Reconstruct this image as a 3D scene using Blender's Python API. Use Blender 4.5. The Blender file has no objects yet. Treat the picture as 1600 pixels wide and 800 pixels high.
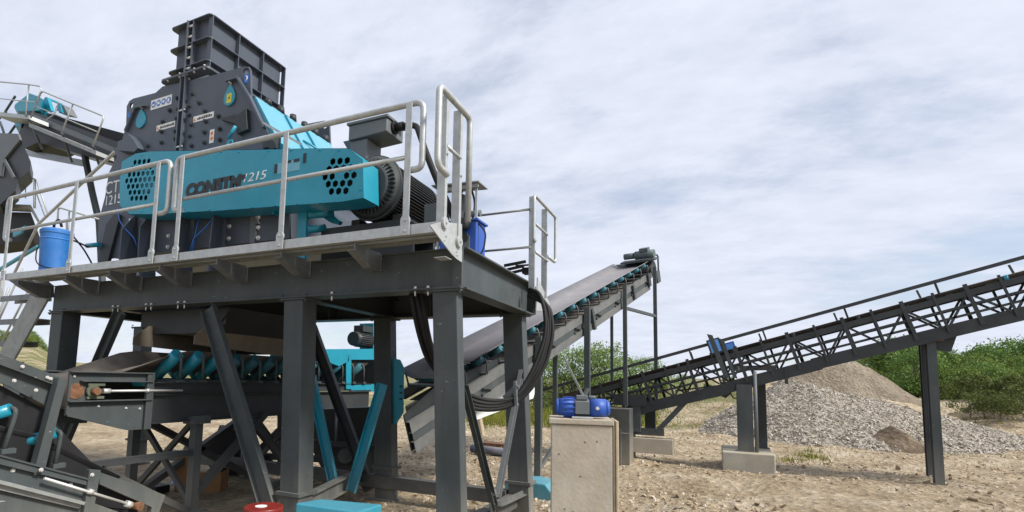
import bpy, bmesh, math, random
from mathutils import Vector as V, Matrix
random.seed(7)
R = math.radians
S = bpy.context.scene
C = S.collection

# ------------------------------------------------------------------ camera
PCX, PCY, FPX = 700.0, 510.0, 838.9
AX = V((0.89706, -0.02157, -0.44138)); AY = V((0.44123, 0.09888, 0.89193)); AZ = V((0.02440, -0.99487, 0.09822))
EYE = V((0, 0, 1.6))
def c2w(v): return V((AX.dot(v), AY.dot(v), AZ.dot(v)))
cam_d = bpy.data.cameras.new('camera'); cam = bpy.data.objects.new('camera', cam_d); C.objects.link(cam)
r_, u_, b_ = c2w(V((1, 0, 0))), c2w(V((0, -1, 0))), c2w(V((0, 0, -1)))
mw = Matrix(((r_.x, u_.x, b_.x, EYE.x), (r_.y, u_.y, b_.y, EYE.y), (r_.z, u_.z, b_.z, EYE.z), (0, 0, 0, 1)))
cam.matrix_world = mw
cam_d.sensor_width = 36; cam_d.lens = 36 * FPX / 1600
cam_d.shift_x = (800 - PCX) / 1600; cam_d.shift_y = (PCY - 400) / 1600
cam_d.clip_start = 0.05; cam_d.clip_end = 3000
S.camera = cam
S.render.resolution_x = 1024; S.render.resolution_y = 512

# ------------------------------------------------------------------ sky + sun
SUN_EL, SUN_AZ = 42, 94           # azimuth clockwise from +Y
w = bpy.data.worlds.new('World'); S.world = w; w.use_nodes = True
nt = w.node_tree; nt.nodes.clear()
def N(t, **k):
    n = nt.nodes.new(t)
    for a, b in k.items(): setattr(n, a, b)
    return n
L = lambda a, b: nt.links.new(a, b)
out = N('ShaderNodeOutputWorld')
sky = N('ShaderNodeTexSky', sky_type='NISHITA'); sky.sun_disc = False
sky.sun_elevation = R(SUN_EL); sky.sun_rotation = R(SUN_AZ); sky.air_density = 1.0; sky.dust_density = 0.6; sky.ozone_density = 1.2
bg1 = N('ShaderNodeBackground'); bg1.inputs[1].default_value = 0.13; L(sky.outputs[0], bg1.inputs[0])
tc = N('ShaderNodeTexCoord'); sx = N('ShaderNodeSeparateXYZ'); L(tc.outputs['Generated'], sx.inputs[0])
def M(op, a, b=None, c=None, clamp=False):
    n = N('ShaderNodeMath', operation=op); n.use_clamp = clamp
    for i, v in enumerate((a, b, c)):
        if v is None: continue
        if isinstance(v, (int, float)): n.inputs[i].default_value = v
        else: L(v, n.inputs[i])
    return n.outputs[0]
zc = M('ADD', M('MAXIMUM', sx.outputs[2], 0.0), 0.24)
cx_ = M('DIVIDE', sx.outputs[0], zc); cy_ = M('DIVIDE', sx.outputs[1], zc)
cb = N('ShaderNodeCombineXYZ'); L(cx_, cb.inputs[0]); L(cy_, cb.inputs[1])
mp = N('ShaderNodeMapping'); mp.inputs['Rotation'].default_value = (0, 0, R(-28)); mp.inputs['Scale'].default_value = (0.85, 1.45, 1); mp.inputs['Location'].default_value = (4.6, 2.3, 0.0)
L(cb.outputs[0], mp.inputs[0])
n1 = N('ShaderNodeTexNoise'); n1.inputs['Scale'].default_value = 1.25; n1.inputs['Detail'].default_value = 9; n1.inputs['Roughness'].default_value = 0.64; n1.inputs['Distortion'].default_value = 0.1
n2 = N('ShaderNodeTexNoise'); n2.inputs['Scale'].default_value = 0.55; n2.inputs['Detail'].default_value = 3
n3 = N('ShaderNodeTexNoise'); n3.inputs['Scale'].default_value = 6.5; n3.inputs['Detail'].default_value = 7; n3.inputs['Roughness'].default_value = 0.62
for n in (n1, n2, n3): L(mp.outputs[0], n.inputs['Vector'])
cov = M('ADD', M('MULTIPLY', n1.outputs[0], 0.62), M('MULTIPLY', n2.outputs[0], 0.38))
rmp = N('ShaderNodeMapRange'); L(cov, rmp.inputs[0]); rmp.inputs[1].default_value = 0.38; rmp.inputs[2].default_value = 0.52; rmp.inputs[3].default_value = 0.55; rmp.inputs[4].default_value = 0.99
rmp.interpolation_type = 'SMOOTHSTEP'
cr = N('ShaderNodeValToRGB'); L(M('ADD', M('MULTIPLY', n3.outputs[0], 0.62), M('MULTIPLY', n1.outputs[0], 0.38)), cr.inputs[0])
cr.color_ramp.elements[0].position = 0.36; cr.color_ramp.elements[0].color = (0.535, 0.575, 0.675, 1)
cr.color_ramp.elements[1].position = 0.62; cr.color_ramp.elements[1].color = (0.635, 0.67, 0.765, 1)
bg2 = N('ShaderNodeBackground'); bg2.inputs[1].default_value = 1.2; L(cr.outputs[0], bg2.inputs[0])
mx = N('ShaderNodeMixShader'); L(rmp.outputs[0], mx.inputs[0]); L(bg1.outputs[0], mx.inputs[1]); L(bg2.outputs[0], mx.inputs[2]); L(mx.outputs[0], out.inputs[0])
sd = bpy.data.lights.new('sun', 'SUN'); sd.energy = 4.7; sd.angle = R(11); sd.color = (1, 0.95, 0.87)
so = bpy.data.objects.new('sun', sd); C.objects.link(so)
sv = V((math.sin(R(SUN_AZ)) * math.cos(R(SUN_EL)), math.cos(R(SUN_AZ)) * math.cos(R(SUN_EL)), math.sin(R(SUN_EL))))
so.rotation_euler = sv.to_track_quat('Z', 'Y').to_euler()
S.view_settings.view_transform = 'Standard'; S.view_settings.look = 'None'; S.view_settings.exposure = 0.13; S.view_settings.gamma = 1
S.cycles.max_bounces = 6; S.cycles.diffuse_bounces = 3

# ------------------------------------------------------------------ pixel unprojection helpers (image coordinates -> points in metres)
def ray(x, y): return c2w(V((x - PCX, y - PCY, FPX)))
def ox(x, y, X): d = ray(x, y); return EYE + d * (X / d.x)
def oy(x, y, Y): d = ray(x, y); return EYE + d * (Y / d.y)
def oz(x, y, Z): d = ray(x, y); return EYE + d * ((Z - 1.6) / d.z)
def dp(x, y, D): return EYE + ray(x, y) * (D / FPX)

# ------------------------------------------------------------------ materials
def mat(name, col, rough=0.5, metal=0.0, var=0.15, vscale=3.0, dust=0.0, dustcol=(0.33, 0.29, 0.23), dscale=1.6, bump=0.0, bscale=60.0, scuff=0.0, spec=0.5, streak=False):
    m = bpy.data.materials.new(name); m.use_nodes = True
    t = m.node_tree; p = t.nodes['Principled BSDF']
    def n(ty): return t.nodes.new(ty)
    geo = n('ShaderNodeNewGeometry')
    vec = geo.outputs['Position']
    a = n('ShaderNodeTexNoise'); a.inputs['Scale'].default_value = vscale; a.inputs['Detail'].default_value = 6; a.inputs['Roughness'].default_value = 0.65
    t.links.new(vec, a.inputs['Vector'])
    r = n('ShaderNodeMapRange'); r.inputs[1].default_value = 0.3; r.inputs[2].default_value = 0.7; r.inputs[3].default_value = 1 - var; r.inputs[4].default_value = 1 + var
    t.links.new(a.outputs[0], r.inputs[0])
    h = n('ShaderNodeVectorMath'); h.operation = 'SCALE'; h.inputs[0].default_value = col
    t.links.new(r.outputs[0], h.inputs['Scale'])
    c = h.outputs[0]
    def mixin(c, fac, colr):
        mm = n('ShaderNodeMix'); mm.data_type = 'RGBA'; t.links.new(fac, mm.inputs[0]); t.links.new(c, mm.inputs[6]); mm.inputs[7].default_value = (*colr, 1)
        return mm.outputs[2]
    if dust > 0:
        b = n('ShaderNodeTexNoise'); b.inputs['Scale'].default_value = dscale; b.inputs['Detail'].default_value = 8; b.inputs['Roughness'].default_value = 0.7
        if streak:
            mpn = n('ShaderNodeMapping'); mpn.inputs['Scale'].default_value = (3, 3, 0.35); t.links.new(vec, mpn.inputs[0]); t.links.new(mpn.outputs[0], b.inputs['Vector'])
        else: t.links.new(vec, b.inputs['Vector'])
        br = n('ShaderNodeMapRange'); br.inputs[1].default_value = 0.42; br.inputs[2].default_value = 0.75; br.inputs[3].default_value = dust * 0.25; br.inputs[4].default_value = dust
        t.links.new(b.outputs[0], br.inputs[0])
        sn = n('ShaderNodeSeparateXYZ'); t.links.new(geo.outputs['Normal'], sn.inputs[0])
        up_ = n('ShaderNodeMapRange'); up_.inputs[1].default_value = .5; up_.inputs[2].default_value = 1; up_.inputs[3].default_value = 0; up_.inputs[4].default_value = min(.55, dust * 2.2); t.links.new(sn.outputs[2], up_.inputs[0])
        mu = n('ShaderNodeMath'); mu.operation = 'MULTIPLY'; t.links.new(up_.outputs[0], mu.inputs[0]); t.links.new(a.outputs[0], mu.inputs[1])
        ad_ = n('ShaderNodeMath'); ad_.operation = 'ADD'; ad_.use_clamp = True; t.links.new(br.outputs[0], ad_.inputs[0]); t.links.new(mu.outputs[0], ad_.inputs[1]); br = ad_
        sp2 = n('ShaderNodeSeparateXYZ'); t.links.new(vec, sp2.inputs[0])
        lo = n('ShaderNodeMapRange'); lo.inputs[1].default_value = .05; lo.inputs[2].default_value = .75; lo.inputs[3].default_value = 1.15 if dust < .4 else 0; lo.inputs[4].default_value = 0; t.links.new(sp2.outputs[2], lo.inputs[0])
        m3 = n('ShaderNodeMath'); m3.operation = 'MULTIPLY'; t.links.new(lo.outputs[0], m3.inputs[0]); t.links.new(b.outputs[0], m3.inputs[1])
        a3 = n('ShaderNodeMath'); a3.operation = 'ADD'; a3.use_clamp = True; t.links.new(br.outputs[0], a3.inputs[0]); t.links.new(m3.outputs[0], a3.inputs[1]); br = a3
        c = mixin(c, br.outputs[0], dustcol)
        rr = n('ShaderNodeMapRange'); rr.inputs[3].default_value = rough; rr.inputs[4].default_value = min(1, rough + 0.35); t.links.new(br.outputs[0], rr.inputs[0]); t.links.new(rr.outputs[0], p.inputs['Roughness'])
    else: p.inputs['Roughness'].default_value = rough
    if scuff > 0:
        mpn = n('ShaderNodeMapping'); mpn.inputs['Scale'].default_value = (1.2, 1.2, 3.5); mpn.inputs['Rotation'].default_value = (0.3, 0.45, 0); t.links.new(vec, mpn.inputs[0])
        b = n('ShaderNodeTexNoise'); b.inputs['Scale'].default_value = 7; b.inputs['Detail'].default_value = 5; b.inputs['Roughness'].default_value = 0.75; t.links.new(mpn.outputs[0], b.inputs['Vector'])
        br = n('ShaderNodeMapRange'); br.inputs[1].default_value = 0.67; br.inputs[2].default_value = 0.70; br.inputs[3].default_value = 0; br.inputs[4].default_value = scuff
        t.links.new(b.outputs[0], br.inputs[0]); c = mixin(c, br.outputs[0], (0.42, 0.42, 0.42))
    t.links.new(c, p.inputs['Base Color'])
    p.inputs['Metallic'].default_value = metal; p.inputs['Specular IOR Level'].default_value = spec
    if bump > 0:
        q = n('ShaderNodeTexNoise'); q.inputs['Scale'].default_value = bscale; q.inputs['Detail'].default_value = 4; t.links.new(vec, q.inputs['Vector'])
        bb = n('ShaderNodeBump'); bb.inputs['Strength'].default_value = bump; bb.inputs['Distance'].default_value = 0.01; t.links.new(q.outputs[0], bb.inputs['Height']); t.links.new(bb.outputs[0], p.inputs['Normal'])
    return m
STEEL = mat('grey_painted_steel', (0.052, 0.065, 0.070), 0.45, spec=.2, dust=0.16, dustcol=(.25, .24, .21), scuff=0.7, bump=0.08, bscale=25, streak=True)
DARK = mat('dark_painted_and_shaded_steel', (0.026, 0.032, 0.037), 0.42, spec=.3, dust=0.12, dustcol=(.22, .21, .19), bump=0.08, bscale=25)  # also holds painted shade for the discharge conveyor frames
CRUSH = mat('slate_painted_plate', (0.066, 0.080, 0.105), 0.40, spec=.35, var=0.08, dust=0.14, dustcol=(.20, .21, .23), bump=0.05, bscale=12, streak=True)
GALV = mat('galvanised_steel', (0.44, 0.465, 0.465), 0.45, metal=0.35, var=0.16, vscale=14, dust=0.22, dustcol=(0.36, 0.37, 0.37), dscale=5)
GALVD = mat('weathered_galvanised_steel', (0.30, 0.32, 0.315), 0.55, metal=0.3, var=0.2, vscale=9, dust=0.35, dustcol=(.24, .235, .22), dscale=3)
TEAL = mat('turquoise_paint', (0.006, 0.25, 0.36), 0.32, var=0.09, dust=0.12, dustcol=(0.16, 0.30, 0.34), dscale=2.2, bump=0.05, bscale=5, scuff=.12, streak=True)
TEALD = mat('dusty_and_shaded_roller_paint', (0.010, 0.13, 0.18), 0.5, dust=0.35, dustcol=(.10, .13, .13), dscale=4)  # dusty teal; also holds painted shade of the under-platform rollers
BELL = mat('dark_cast_end_bell', (0.042, 0.052, 0.055), 0.55, dust=0.12, dustcol=(.2, .2, .2), spec=.25)
TEALP = mat('pale_turquoise_with_sky_sheen', (0.11, 0.36, 0.48), 0.35, var=0.06, dust=0.1, dustcol=(.5,.6,.62))  # the hood's sky reflection is put into this paler turquoise
FRM = mat('dusty_conveyor_steel', (0.125, 0.135, 0.138), 0.5, metal=0.2, var=.2, vscale=7, dust=.35, dustcol=(.27, .25, .22), dscale=3)
RUB = mat('black_rubber', (0.016, 0.016, 0.018), 0.65, var=.3, spec=.3)
BELT = mat('worn_belt_top', (0.185, 0.18, 0.20), 0.5, var=0.1, dust=0.35, dustcol=(0.30, 0.285, 0.27), dscale=3)
BELTD = mat('dusty_black_belt', (0.045, 0.042, 0.040), 0.55, var=0.2, dust=0.45, dustcol=(0.17, 0.14, 0.11), dscale=3)
BLUE = mat('blue_paint', (0.006, 0.075, 0.40), 0.5, var=0.1, dust=0.12)
BLUEP = mat('blue_plastic', (0.004, 0.15, 0.50), 0.5, var=0.12, dust=0.22, dustcol=(0.26, 0.27, 0.27), dscale=6)
LBLUE = mat('light_blue_panel', (0.10, 0.33, 0.78), 0.4, var=0.05)
MOTOR = mat('grey_cast_motor', (0.105, 0.122, 0.130), 0.5, var=0.1, dustcol=(.25, .25, .25), dust=0.2, bump=0.1, bscale=40)
MOTORD = mat('charcoal_cast_motor', (0.020, 0.023, 0.024), 0.5, var=0.1, spec=.3, dustcol=(.16, .16, .15), dust=0.15, bump=0.1, bscale=40)
BRK = mat('zinc_grey_bracket', (0.15, 0.165, 0.175), 0.45, metal=0.3, var=.2, vscale=8, dust=.25, dustcol=(.3, .29, .27))
TAN = mat('dust_coated_plate', (0.13, 0.11, 0.08), 0.8, var=0.35, dust=0.4, bump=0.2)
CONC = mat('form_cast_concrete', (0.40, 0.375, 0.325), 0.9, var=0.22, vscale=3.5, dust=0.7, dustcol=(0.42, 0.34, 0.23), dscale=3.2, streak=True, bump=0.35, bscale=30)
CONC2 = mat('pale_footing_concrete', (0.40, 0.39, 0.35), 0.9, var=0.2, dust=0.7, dustcol=(0.40, 0.34, 0.22), bump=0.4, bscale=12)
WOOD = mat('sawn_timber', (0.46, 0.38, 0.26), 0.8, var=0.2, vscale=8, bump=0.2)
RUST = mat('rusty_steel', (0.17, 0.08, 0.04), 0.85, var=0.5, vscale=18, bump=0.4)
CARD = mat('brown_cardboard', (0.27, 0.145, 0.06), 0.85, var=0.15)
BOLT = mat('zinc_bolt', (0.62, 0.62, 0.60), 0.4, metal=0.4, var=0.1)
CABLE = mat('black_cable', (0.010, 0.011, 0.013), 0.65, dust=0.05, spec=.25)
RED = mat('red_paint', (0.20, 0.018, 0.012), 0.4, var=0.25, vscale=12)
WHITE = mat('white_sticker', (0.75, 0.75, 0.72), 0.5, var=0.05)
WTXT = mat('white_lettering', (0.68, 0.70, 0.70), 0.5, var=0.1)
BTXT = mat('black_lettering', (0.012, 0.014, 0.016), 0.5)
YEL = mat('yellow_sticker', (0.62, 0.55, 0.03), 0.5)
ORANGE = mat('orange_sticker', (0.72, 0.22, 0.04), 0.5)
SBLUE = mat('sign_blue', (0.03, 0.16, 0.55), 0.5)
BARK = mat('bark', (0.10, 0.08, 0.06), 0.9)

SPLIT = {'emblem_stroke', 'splice_plate', 'idler_roller', 'end_plate', 'frame_lacing', 'frame_plate', 'tail_leg', 'flange_bolt', 'liner_bolt', 'chute_bolt', 'guard_bolt', 'plate_bolt', 'skirt_bolt', 'frame_bolt',
         'lattice_diagonal', 'support_brace', 'hinge_lug', 'head_brace', 'motor_foot', 'split_flange', 'hydraulic_hose', 'walkway_rail', 'hand_rail', 'rail_stand', 'tie_hole', 'cooling_rib',
         'vent_slot', 'guard_leg', 'top_chord', 'mid_rail', 'cable_tie', 'foot_rib', 'warning_triangle', 'stair_rail', 'floor_plate', 'motor_base', 'stiffener_bar', 'oil_hose', 'hose', 'cover_rib',
         'hood_seam', 'walkway_plank', 'rear_bracket', 'side_flange', 'landing_body', 'cover_frame'}
# ------------------------------------------------------------------ mesh builder
class MB:
    def __init__(s): s.v = []; s.f = []; s.sm = []; s.g = []
    def add(s, vs, fs, smooth=False):
        b = len(s.v); s.g.append(len(s.f)); s.v += [tuple(v) for v in vs]
        for f in fs: s.f.append([b + i for i in f]); s.sm.append(smooth)
        return s
    def box(s, x0, x1, y0, y1, z0, z1):
        vs = [(x, y, z) for z in (z0, z1) for y in (y0, y1) for x in (x0, x1)]
        return s.add(vs, [(0, 2, 3, 1), (4, 5, 7, 6), (0, 1, 5, 4), (2, 6, 7, 3), (0, 4, 6, 2), (1, 3, 7, 5)])
    def obox(s, c, ex, ey, ez):       # centre + three half vectors
        vs = [c + ex * a + ey * b + ez * d for d in (-1, 1) for b in (-1, 1) for a in (-1, 1)]
        fs = [(0, 2, 3, 1), (4, 5, 7, 6), (0, 1, 5, 4), (2, 6, 7, 3), (0, 4, 6, 2), (1, 3, 7, 5)]
        if ex.cross(ey).dot(ez) < 0: fs = [f[::-1] for f in fs]
        return s.add(vs, fs)
    def ext(s, pts, vec, smooth=False):      # extrude an ordered ring of 3D points
        n = len(pts); vec = V(vec)
        vs = [V(p) for p in pts] + [V(p) + vec for p in pts]
        nrm = V((0, 0, 0))
        for i in range(n):
            a, b = vs[i], vs[(i + 1) % n]; nrm += a.cross(b)
        flip = nrm.dot(vec) > 0
        fs = [list(range(n)), list(range(2 * n - 1, n - 1, -1))]
        fs += [(i, i + n, (i + 1) % n + n, (i + 1) % n) for i in range(n)]
        if flip: fs = [f[::-1] for f in map(list, fs)]
        s.add(vs, fs[:2]); b = len(s.v) - 2 * n
        for f in fs[2:]: s.f.append([b + i for i in f]); s.sm.append(smooth)
        return s
    def prof(s, p, q, poly, up=(0, 0, 1), smooth=False):
        p, q = V(p), V(q); d = (q - p).normalized(); up = V(up)
        if abs(d.dot(up)) > 0.98: up = V((0, 1, 0))
        sd = d.cross(up).normalized(); vv = sd.cross(d)
        return s.ext([p + sd * a + vv * b for a, b in poly], q - p, smooth)
    def beam(s, p, q, wd, ht, up=(0, 0, 1)):
        return s.prof(p, q, [(-wd / 2, -ht / 2), (wd / 2, -ht / 2), (wd / 2, ht / 2), (-wd / 2, ht / 2)], up)
    def ibeam(s, p, q, wd, ht, t=0.015, up=(0, 0, 1)):
        a, b = wd / 2, ht / 2; k = t / 2
        return s.prof(p, q, [(-a, -b), (a, -b), (a, -b + t), (k, -b + t), (k, b - t), (a, b - t), (a, b), (-a, b), (-a, b - t), (-k, b - t), (-k, -b + t), (-a, -b + t)], up)
    def chan(s, p, q, wd, ht, t=0.012, up=(0, 0, 1), flip=1):
        b = ht / 2
        pl = [(0, -b), (wd, -b), (wd, -b + t), (t, -b + t), (t, b - t), (wd, b - t), (wd, b), (0, b)]
        if flip < 0: pl = [(-x, y) for x, y in pl][::-1]
        return s.prof(p, q, pl, up)
    def angle(s, p, q, wd, t=0.008, up=(0, 0, 1), flip=1):
        pl = [(0, 0), (wd, 0), (wd, t), (t, t), (t, wd), (0, wd)]
        if flip < 0: pl = [(-x, y) for x, y in pl][::-1]
        return s.prof(p, q, pl, up)
    def cyl(s, p, q, r, r2=None, n=16, caps=True):
        p, q = V(p), V(q); r2 = r if r2 is None else r2
        d = (q - p).normalized(); up = V((0, 0, 1)) if abs(d.z) < 0.9 else V((1, 0, 0))
        a = d.cross(up).normalized(); b = a.cross(d)
        vs = [p + (a * math.cos(t) - b * math.sin(t)) * r for t in [2 * math.pi * i / n for i in range(n)]]
        vs += [q + (a * math.cos(t) - b * math.sin(t)) * r2 for t in [2 * math.pi * i / n for i in range(n)]]
        # orientation: a x b = -(d) ... keep outward
        s.add(vs, [(i, i + n, (i + 1) % n + n, (i + 1) % n)[::-1] for i in range(n)], True)
        if caps:
            bse = len(s.v) - 2 * n
            s.f.append([bse + i for i in range(n)][::-1]); s.sm.append(False)
            s.f.append([bse + n + i for i in range(n)]); s.sm.append(False)
        return s
    def tube(s, pts, r, n=10, round_=0.0, steps=5):
        pts = [V(p) for p in pts]
        if round_ > 0:
            o = [pts[0]]
            for i in range(1, len(pts) - 1):
                a, b, c = pts[i - 1], pts[i], pts[i + 1]
                k = min(round_, (a - b).length * 0.49, (c - b).length * 0.49)
                s0 = b + (a - b).normalized() * k; s1 = b + (c - b).normalized() * k
                for j in range(steps + 1):
                    t = j / steps; o.append(s0 * (1 - t) ** 2 + b * 2 * t * (1 - t) + s1 * t * t)
            o.append(pts[-1]); pts = o
        m = len(pts); d0 = (pts[1] - pts[0]).normalized()
        up = V((0, 0, 1)) if abs(d0.z) < 0.9 else V((1, 0, 0)); a = d0.cross(up).normalized()
        vs = []
        for i, p in enumerate(pts):
            d = (pts[min(i + 1, m - 1)] - pts[max(i - 1, 0)]).normalized()
            a = (a - d * a.dot(d)).normalized(); b = d.cross(a)
            vs += [p + (a * math.cos(2 * math.pi * j / n) + b * math.sin(2 * math.pi * j / n)) * r for j in range(n)]
        fs = [(i * n + j, i * n + (j + 1) % n, (i + 1) * n + (j + 1) % n, (i + 1) * n + j) for i in range(m - 1) for j in range(n)]
        s.add(vs, fs, True); b0 = len(s.v) - m * n
        s.f.append([b0 + j for j in range(n)][::-1]); s.sm.append(False)
        s.f.append([b0 + (m - 1) * n + j for j in range(n)]); s.sm.append(False)
        return s
    def bolt(s, p, nrm, r=0.016, h=0.014):
        nrm = V(nrm).normalized(); p = V(p)
        s.cyl(p, p + nrm * h * 0.4, r * 1.35, n=10); s.cyl(p + nrm * h * 0.4, p + nrm * h * 1.3, r * 0.95, n=6)
        for i in range(1, 9): s.sm[-i] = False
        s.g.pop(); return s
    def strip(s, rows, thick=None):      # grid surface from rows of points
        m, n = len(rows), len(rows[0]); vs = [p for r in rows for p in r]
        return s.add(vs, [(i * n + j, i * n + j + 1, (i + 1) * n + j + 1, (i + 1) * n + j) for i in range(m - 1) for j in range(n - 1)], True)
    def pieces(s):
        out = []; ends = s.g[1:] + [len(s.f)]
        for a, c in zip(s.g, ends):
            q = MB(); idx = {}
            for f, sm in zip(s.f[a:c], s.sm[a:c]):
                nf = []
                for i in f:
                    if i not in idx: idx[i] = len(q.v); q.v.append(s.v[i])
                    nf.append(idx[i])
                q.f.append(nf); q.sm.append(sm)
            q.g = [0]; out.append(q)
        return out
    def build(s, name, m, parent=None, bev=0.0, label=None, solid=0.0):
        if name in SPLIT and len(s.g) > 1:
            return [q.build(name, m, parent, bev, label, solid) for q in s.pieces()][0]
        me = bpy.data.meshes.new(name); me.from_pydata(s.v, [], s.f)
        for p, q in zip(me.polygons, s.sm): p.use_smooth = q
        me.materials.append(m); o = bpy.data.objects.new(name, me); C.objects.link(o)
        if parent: o.parent = parent
        if label: o['label'] = label
        if solid: md = o.modifiers.new('s', 'SOLIDIFY'); md.thickness = solid
        if bev: md = o.modifiers.new('b', 'BEVEL'); md.width = bev; md.segments = 2; md.limit_method = 'ANGLE'; md.angle_limit = R(50); md.harden_normals = False
        return o
def thing(name, label, cat, group=None, loc=None):
    o = bpy.data.objects.new(name, None); C.objects.link(o); o.empty_display_size = 0.1
    o['label'] = label; o['category'] = cat
    if group: o['group'] = group
    return o
def tag(o, label=None, cat=None, group=None, kind=None):
    if label: o['label'] = label
    if cat: o['category'] = cat
    if group: o['group'] = group
    if kind: o['kind'] = kind
    return o
def holed(name, m, parent, ring, holes, origin, ax, ay, thick, bev=0.0):
    """flat plate with real holes; ring/holes in local 2D, placed at origin with axes ax, ay; thickness away from ax x ay"""
    cu = bpy.data.curves.new(name, 'CURVE'); cu.dimensions = '2D'; cu.fill_mode = 'BOTH'; cu.extrude = thick / 2
    for rg in [ring] + holes:
        sp = cu.splines.new('POLY'); sp.points.add(len(rg) - 1); sp.use_cyclic_u = True
        for i, (a, b) in enumerate(rg): sp.points[i].co = (a, b, 0, 1)
    tmp = bpy.data.objects.new('tmp', cu); C.objects.link(tmp)
    dg = bpy.context.evaluated_depsgraph_get(); me = bpy.data.meshes.new_from_object(tmp.evaluated_get(dg))
    bpy.data.objects.remove(tmp); bpy.data.curves.remove(cu)
    az = V(ax).cross(V(ay)).normalized(); ax = V(ax).normalized(); ay = V(ay).normalized(); og = V(origin) - az * thick / 2
    for v in me.vertices: v.co = og + ax * v.co.x + ay * v.co.y + az * v.co.z
    me.materials.clear(); me.materials.append(m); me.name = name
    o = bpy.data.objects.new(name, me); C.objects.link(o)
    if parent: o.parent = parent
    return o
def text(name, body, m, parent, origin, ax, ay, size, thick=0.003, sx=1.0, bold=0.0, shear=0.0):
    cu = bpy.data.curves.new(name, 'FONT'); cu.body = body; cu.size = size; cu.extrude = thick / 2; cu.offset = bold; cu.shear = shear
    tmp = bpy.data.objects.new('tmp', cu); C.objects.link(tmp)
    dg = bpy.context.evaluated_depsgraph_get(); me = bpy.data.meshes.new_from_object(tmp.evaluated_get(dg))
    bpy.data.objects.remove(tmp); bpy.data.curves.remove(cu)
    ax = V(ax).normalized(); ay = V(ay).normalized(); az = ax.cross(ay)
    for v in me.vertices: v.co = V(origin) + ax * v.co.x * sx + ay * v.co.y + az * v.co.z
    me.materials.clear(); me.materials.append(m); me.name = name
    o = bpy.data.objects.new(name, me); C.objects.link(o); o.parent = parent
    return o
def lerp(a, b, t): return a + (b - a) * t
X_, Y_, Z_ = V((1, 0, 0)), V((0, 1, 0)), V((0, 0, 1))

# ------------------------------------------------------------------ ground, heaps, vegetation
from mathutils import noise as NZ
def nz(x, y, s, o=0): return NZ.fractal(V((x * s, y * s, o)), 1.0, 2.0, 4)
def rid(pts): return [dp(*p) for p in pts]
def ridge_h(x, y, rg, slope):
    best = 0
    for a, c in zip(rg[:-1], rg[1:]):
        dx, dy = c.x - a.x, c.y - a.y; L2 = dx * dx + dy * dy
        t = max(0, min(1, ((x - a.x) * dx + (y - a.y) * dy) / L2)); d = math.hypot(x - a.x - dx * t, y - a.y - dy * t)
        best = max(best, a.z + (c.z - a.z) * t - slope * d)
    return best
HEAP = rid([(1222, 593, 18.8), (1262, 598, 18), (1370, 620, 17.5), (1440, 641, 17), (1500, 654, 16.6), (1560, 670, 16.3), (1640, 688, 16)])
MOUND = rid([(1190, 600, 27), (1240, 578, 26), (1272, 565, 26), (1295, 560, 26), (1335, 561, 26), (1368, 578, 26)])
BANK = rid([(1040, 632, 30), (1090, 615, 30), (1150, 600, 29), (1190, 594, 28)])
SCR = rid([(1470, 640, 27), (1500, 622, 26), (1550, 618, 25), (1620, 622, 24), (1750, 625, 24)])
FEET = [(-.2 + .5, 11.6), (3.5, 12.0), (3.4, 12.7), (1.2, 11.6), (1.2, 12.9), (.3, 12.9), (-2.9, 11.8), (-1.5, 11.8)]
PEAK = rid([(1391, 662, 14.6), (1396, 663, 14.5)])
def gh(x, y):
    r = math.hypot(x, y)
    h = .06 * nz(x, y, .35) + .04 * nz(x, y, 1.3, 5) + .02 * nz(x, y, 3.3, 9)
    for fx_, fy_ in FEET:
        dd = (x - fx_) ** 2 + (y - fy_) ** 2
        if dd < 2: h += .07 * math.exp(-dd / .12)
    if x > -1.0 and 5 < y < 14:
        for yc in (8.3, 9.9): h -= .09 * math.exp(-((y - yc - .25 * math.sin(x * .35) - .12 * x) / .2) ** 2) * (.6 + .4 * nz(x, y, 1.2)); h += .03 * math.exp(-((y - yc - .3 - .25 * math.sin(x * .35) - .12 * x) / .15) ** 2)
    if r < 7.5 and y > 0: h *= max(0, (r - 5.5) / 2) if r > 5.5 else 0
    if -9 < x < -1 and 2 < y < 8: h *= .15
    if r > 14 and x > -3:
        h = max(h, ridge_h(x, y, BANK, .16) + .12 * nz(x, y, .4, 3)) if x < 8 else max(h, ridge_h(x, y, BANK, .22))
        h = max(h, ridge_h(x, y, SCR, .22) + .2 * nz(x, y, .5, 8))
    if r > 34: h += min(1.0, (r - 34) * .03)
    if r > 80: h += (r - 80) * .003 * (1 + .6 * nz(x, y, .004, 2))
    # far hills at the left
    a = math.degrees(math.atan2(x, y))
    if r > 90 and -80 < a < -50: h += 7.5 * max(0, min(1, (r - 90) / 80)) * max(0, min(1, (-a - 60.8) / 3.2)) * (1 + .2 * nz(x, y, .02))
    if r > 300: h += 6 * min(1, (r - 300) / 300) * (1.0 + .5 * nz(x, y, .003, 4))
    return h
rad = [0.6 * 1.031 ** i for i in range(262)]
vs = [(0, 0, 0)]; fs = []
angs = [(-75 + i * .5) for i in range(261)] + [55 + i * 5 for i in range(1, 46)]
nA = len(angs)
for r in rad:
    for a in angs: x, y = r * math.sin(R(a)), r * math.cos(R(a)); vs.append((x, y, gh(x, y)))
for i in range(len(rad) - 1):
    for j in range(nA):
        k = (j + 1) % nA; fs.append((1 + i * nA + j, 1 + i * nA + k, 1 + (i + 1) * nA + k, 1 + (i + 1) * nA + j))
for j in range(nA): fs.append((0, 1 + (j + 1) % nA, 1 + j))
me = bpy.data.meshes.new('ground'); me.from_pydata(vs, [], [f[::-1] for f in fs]); me.polygons.foreach_set('use_smooth', [True] * len(me.polygons))
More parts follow.
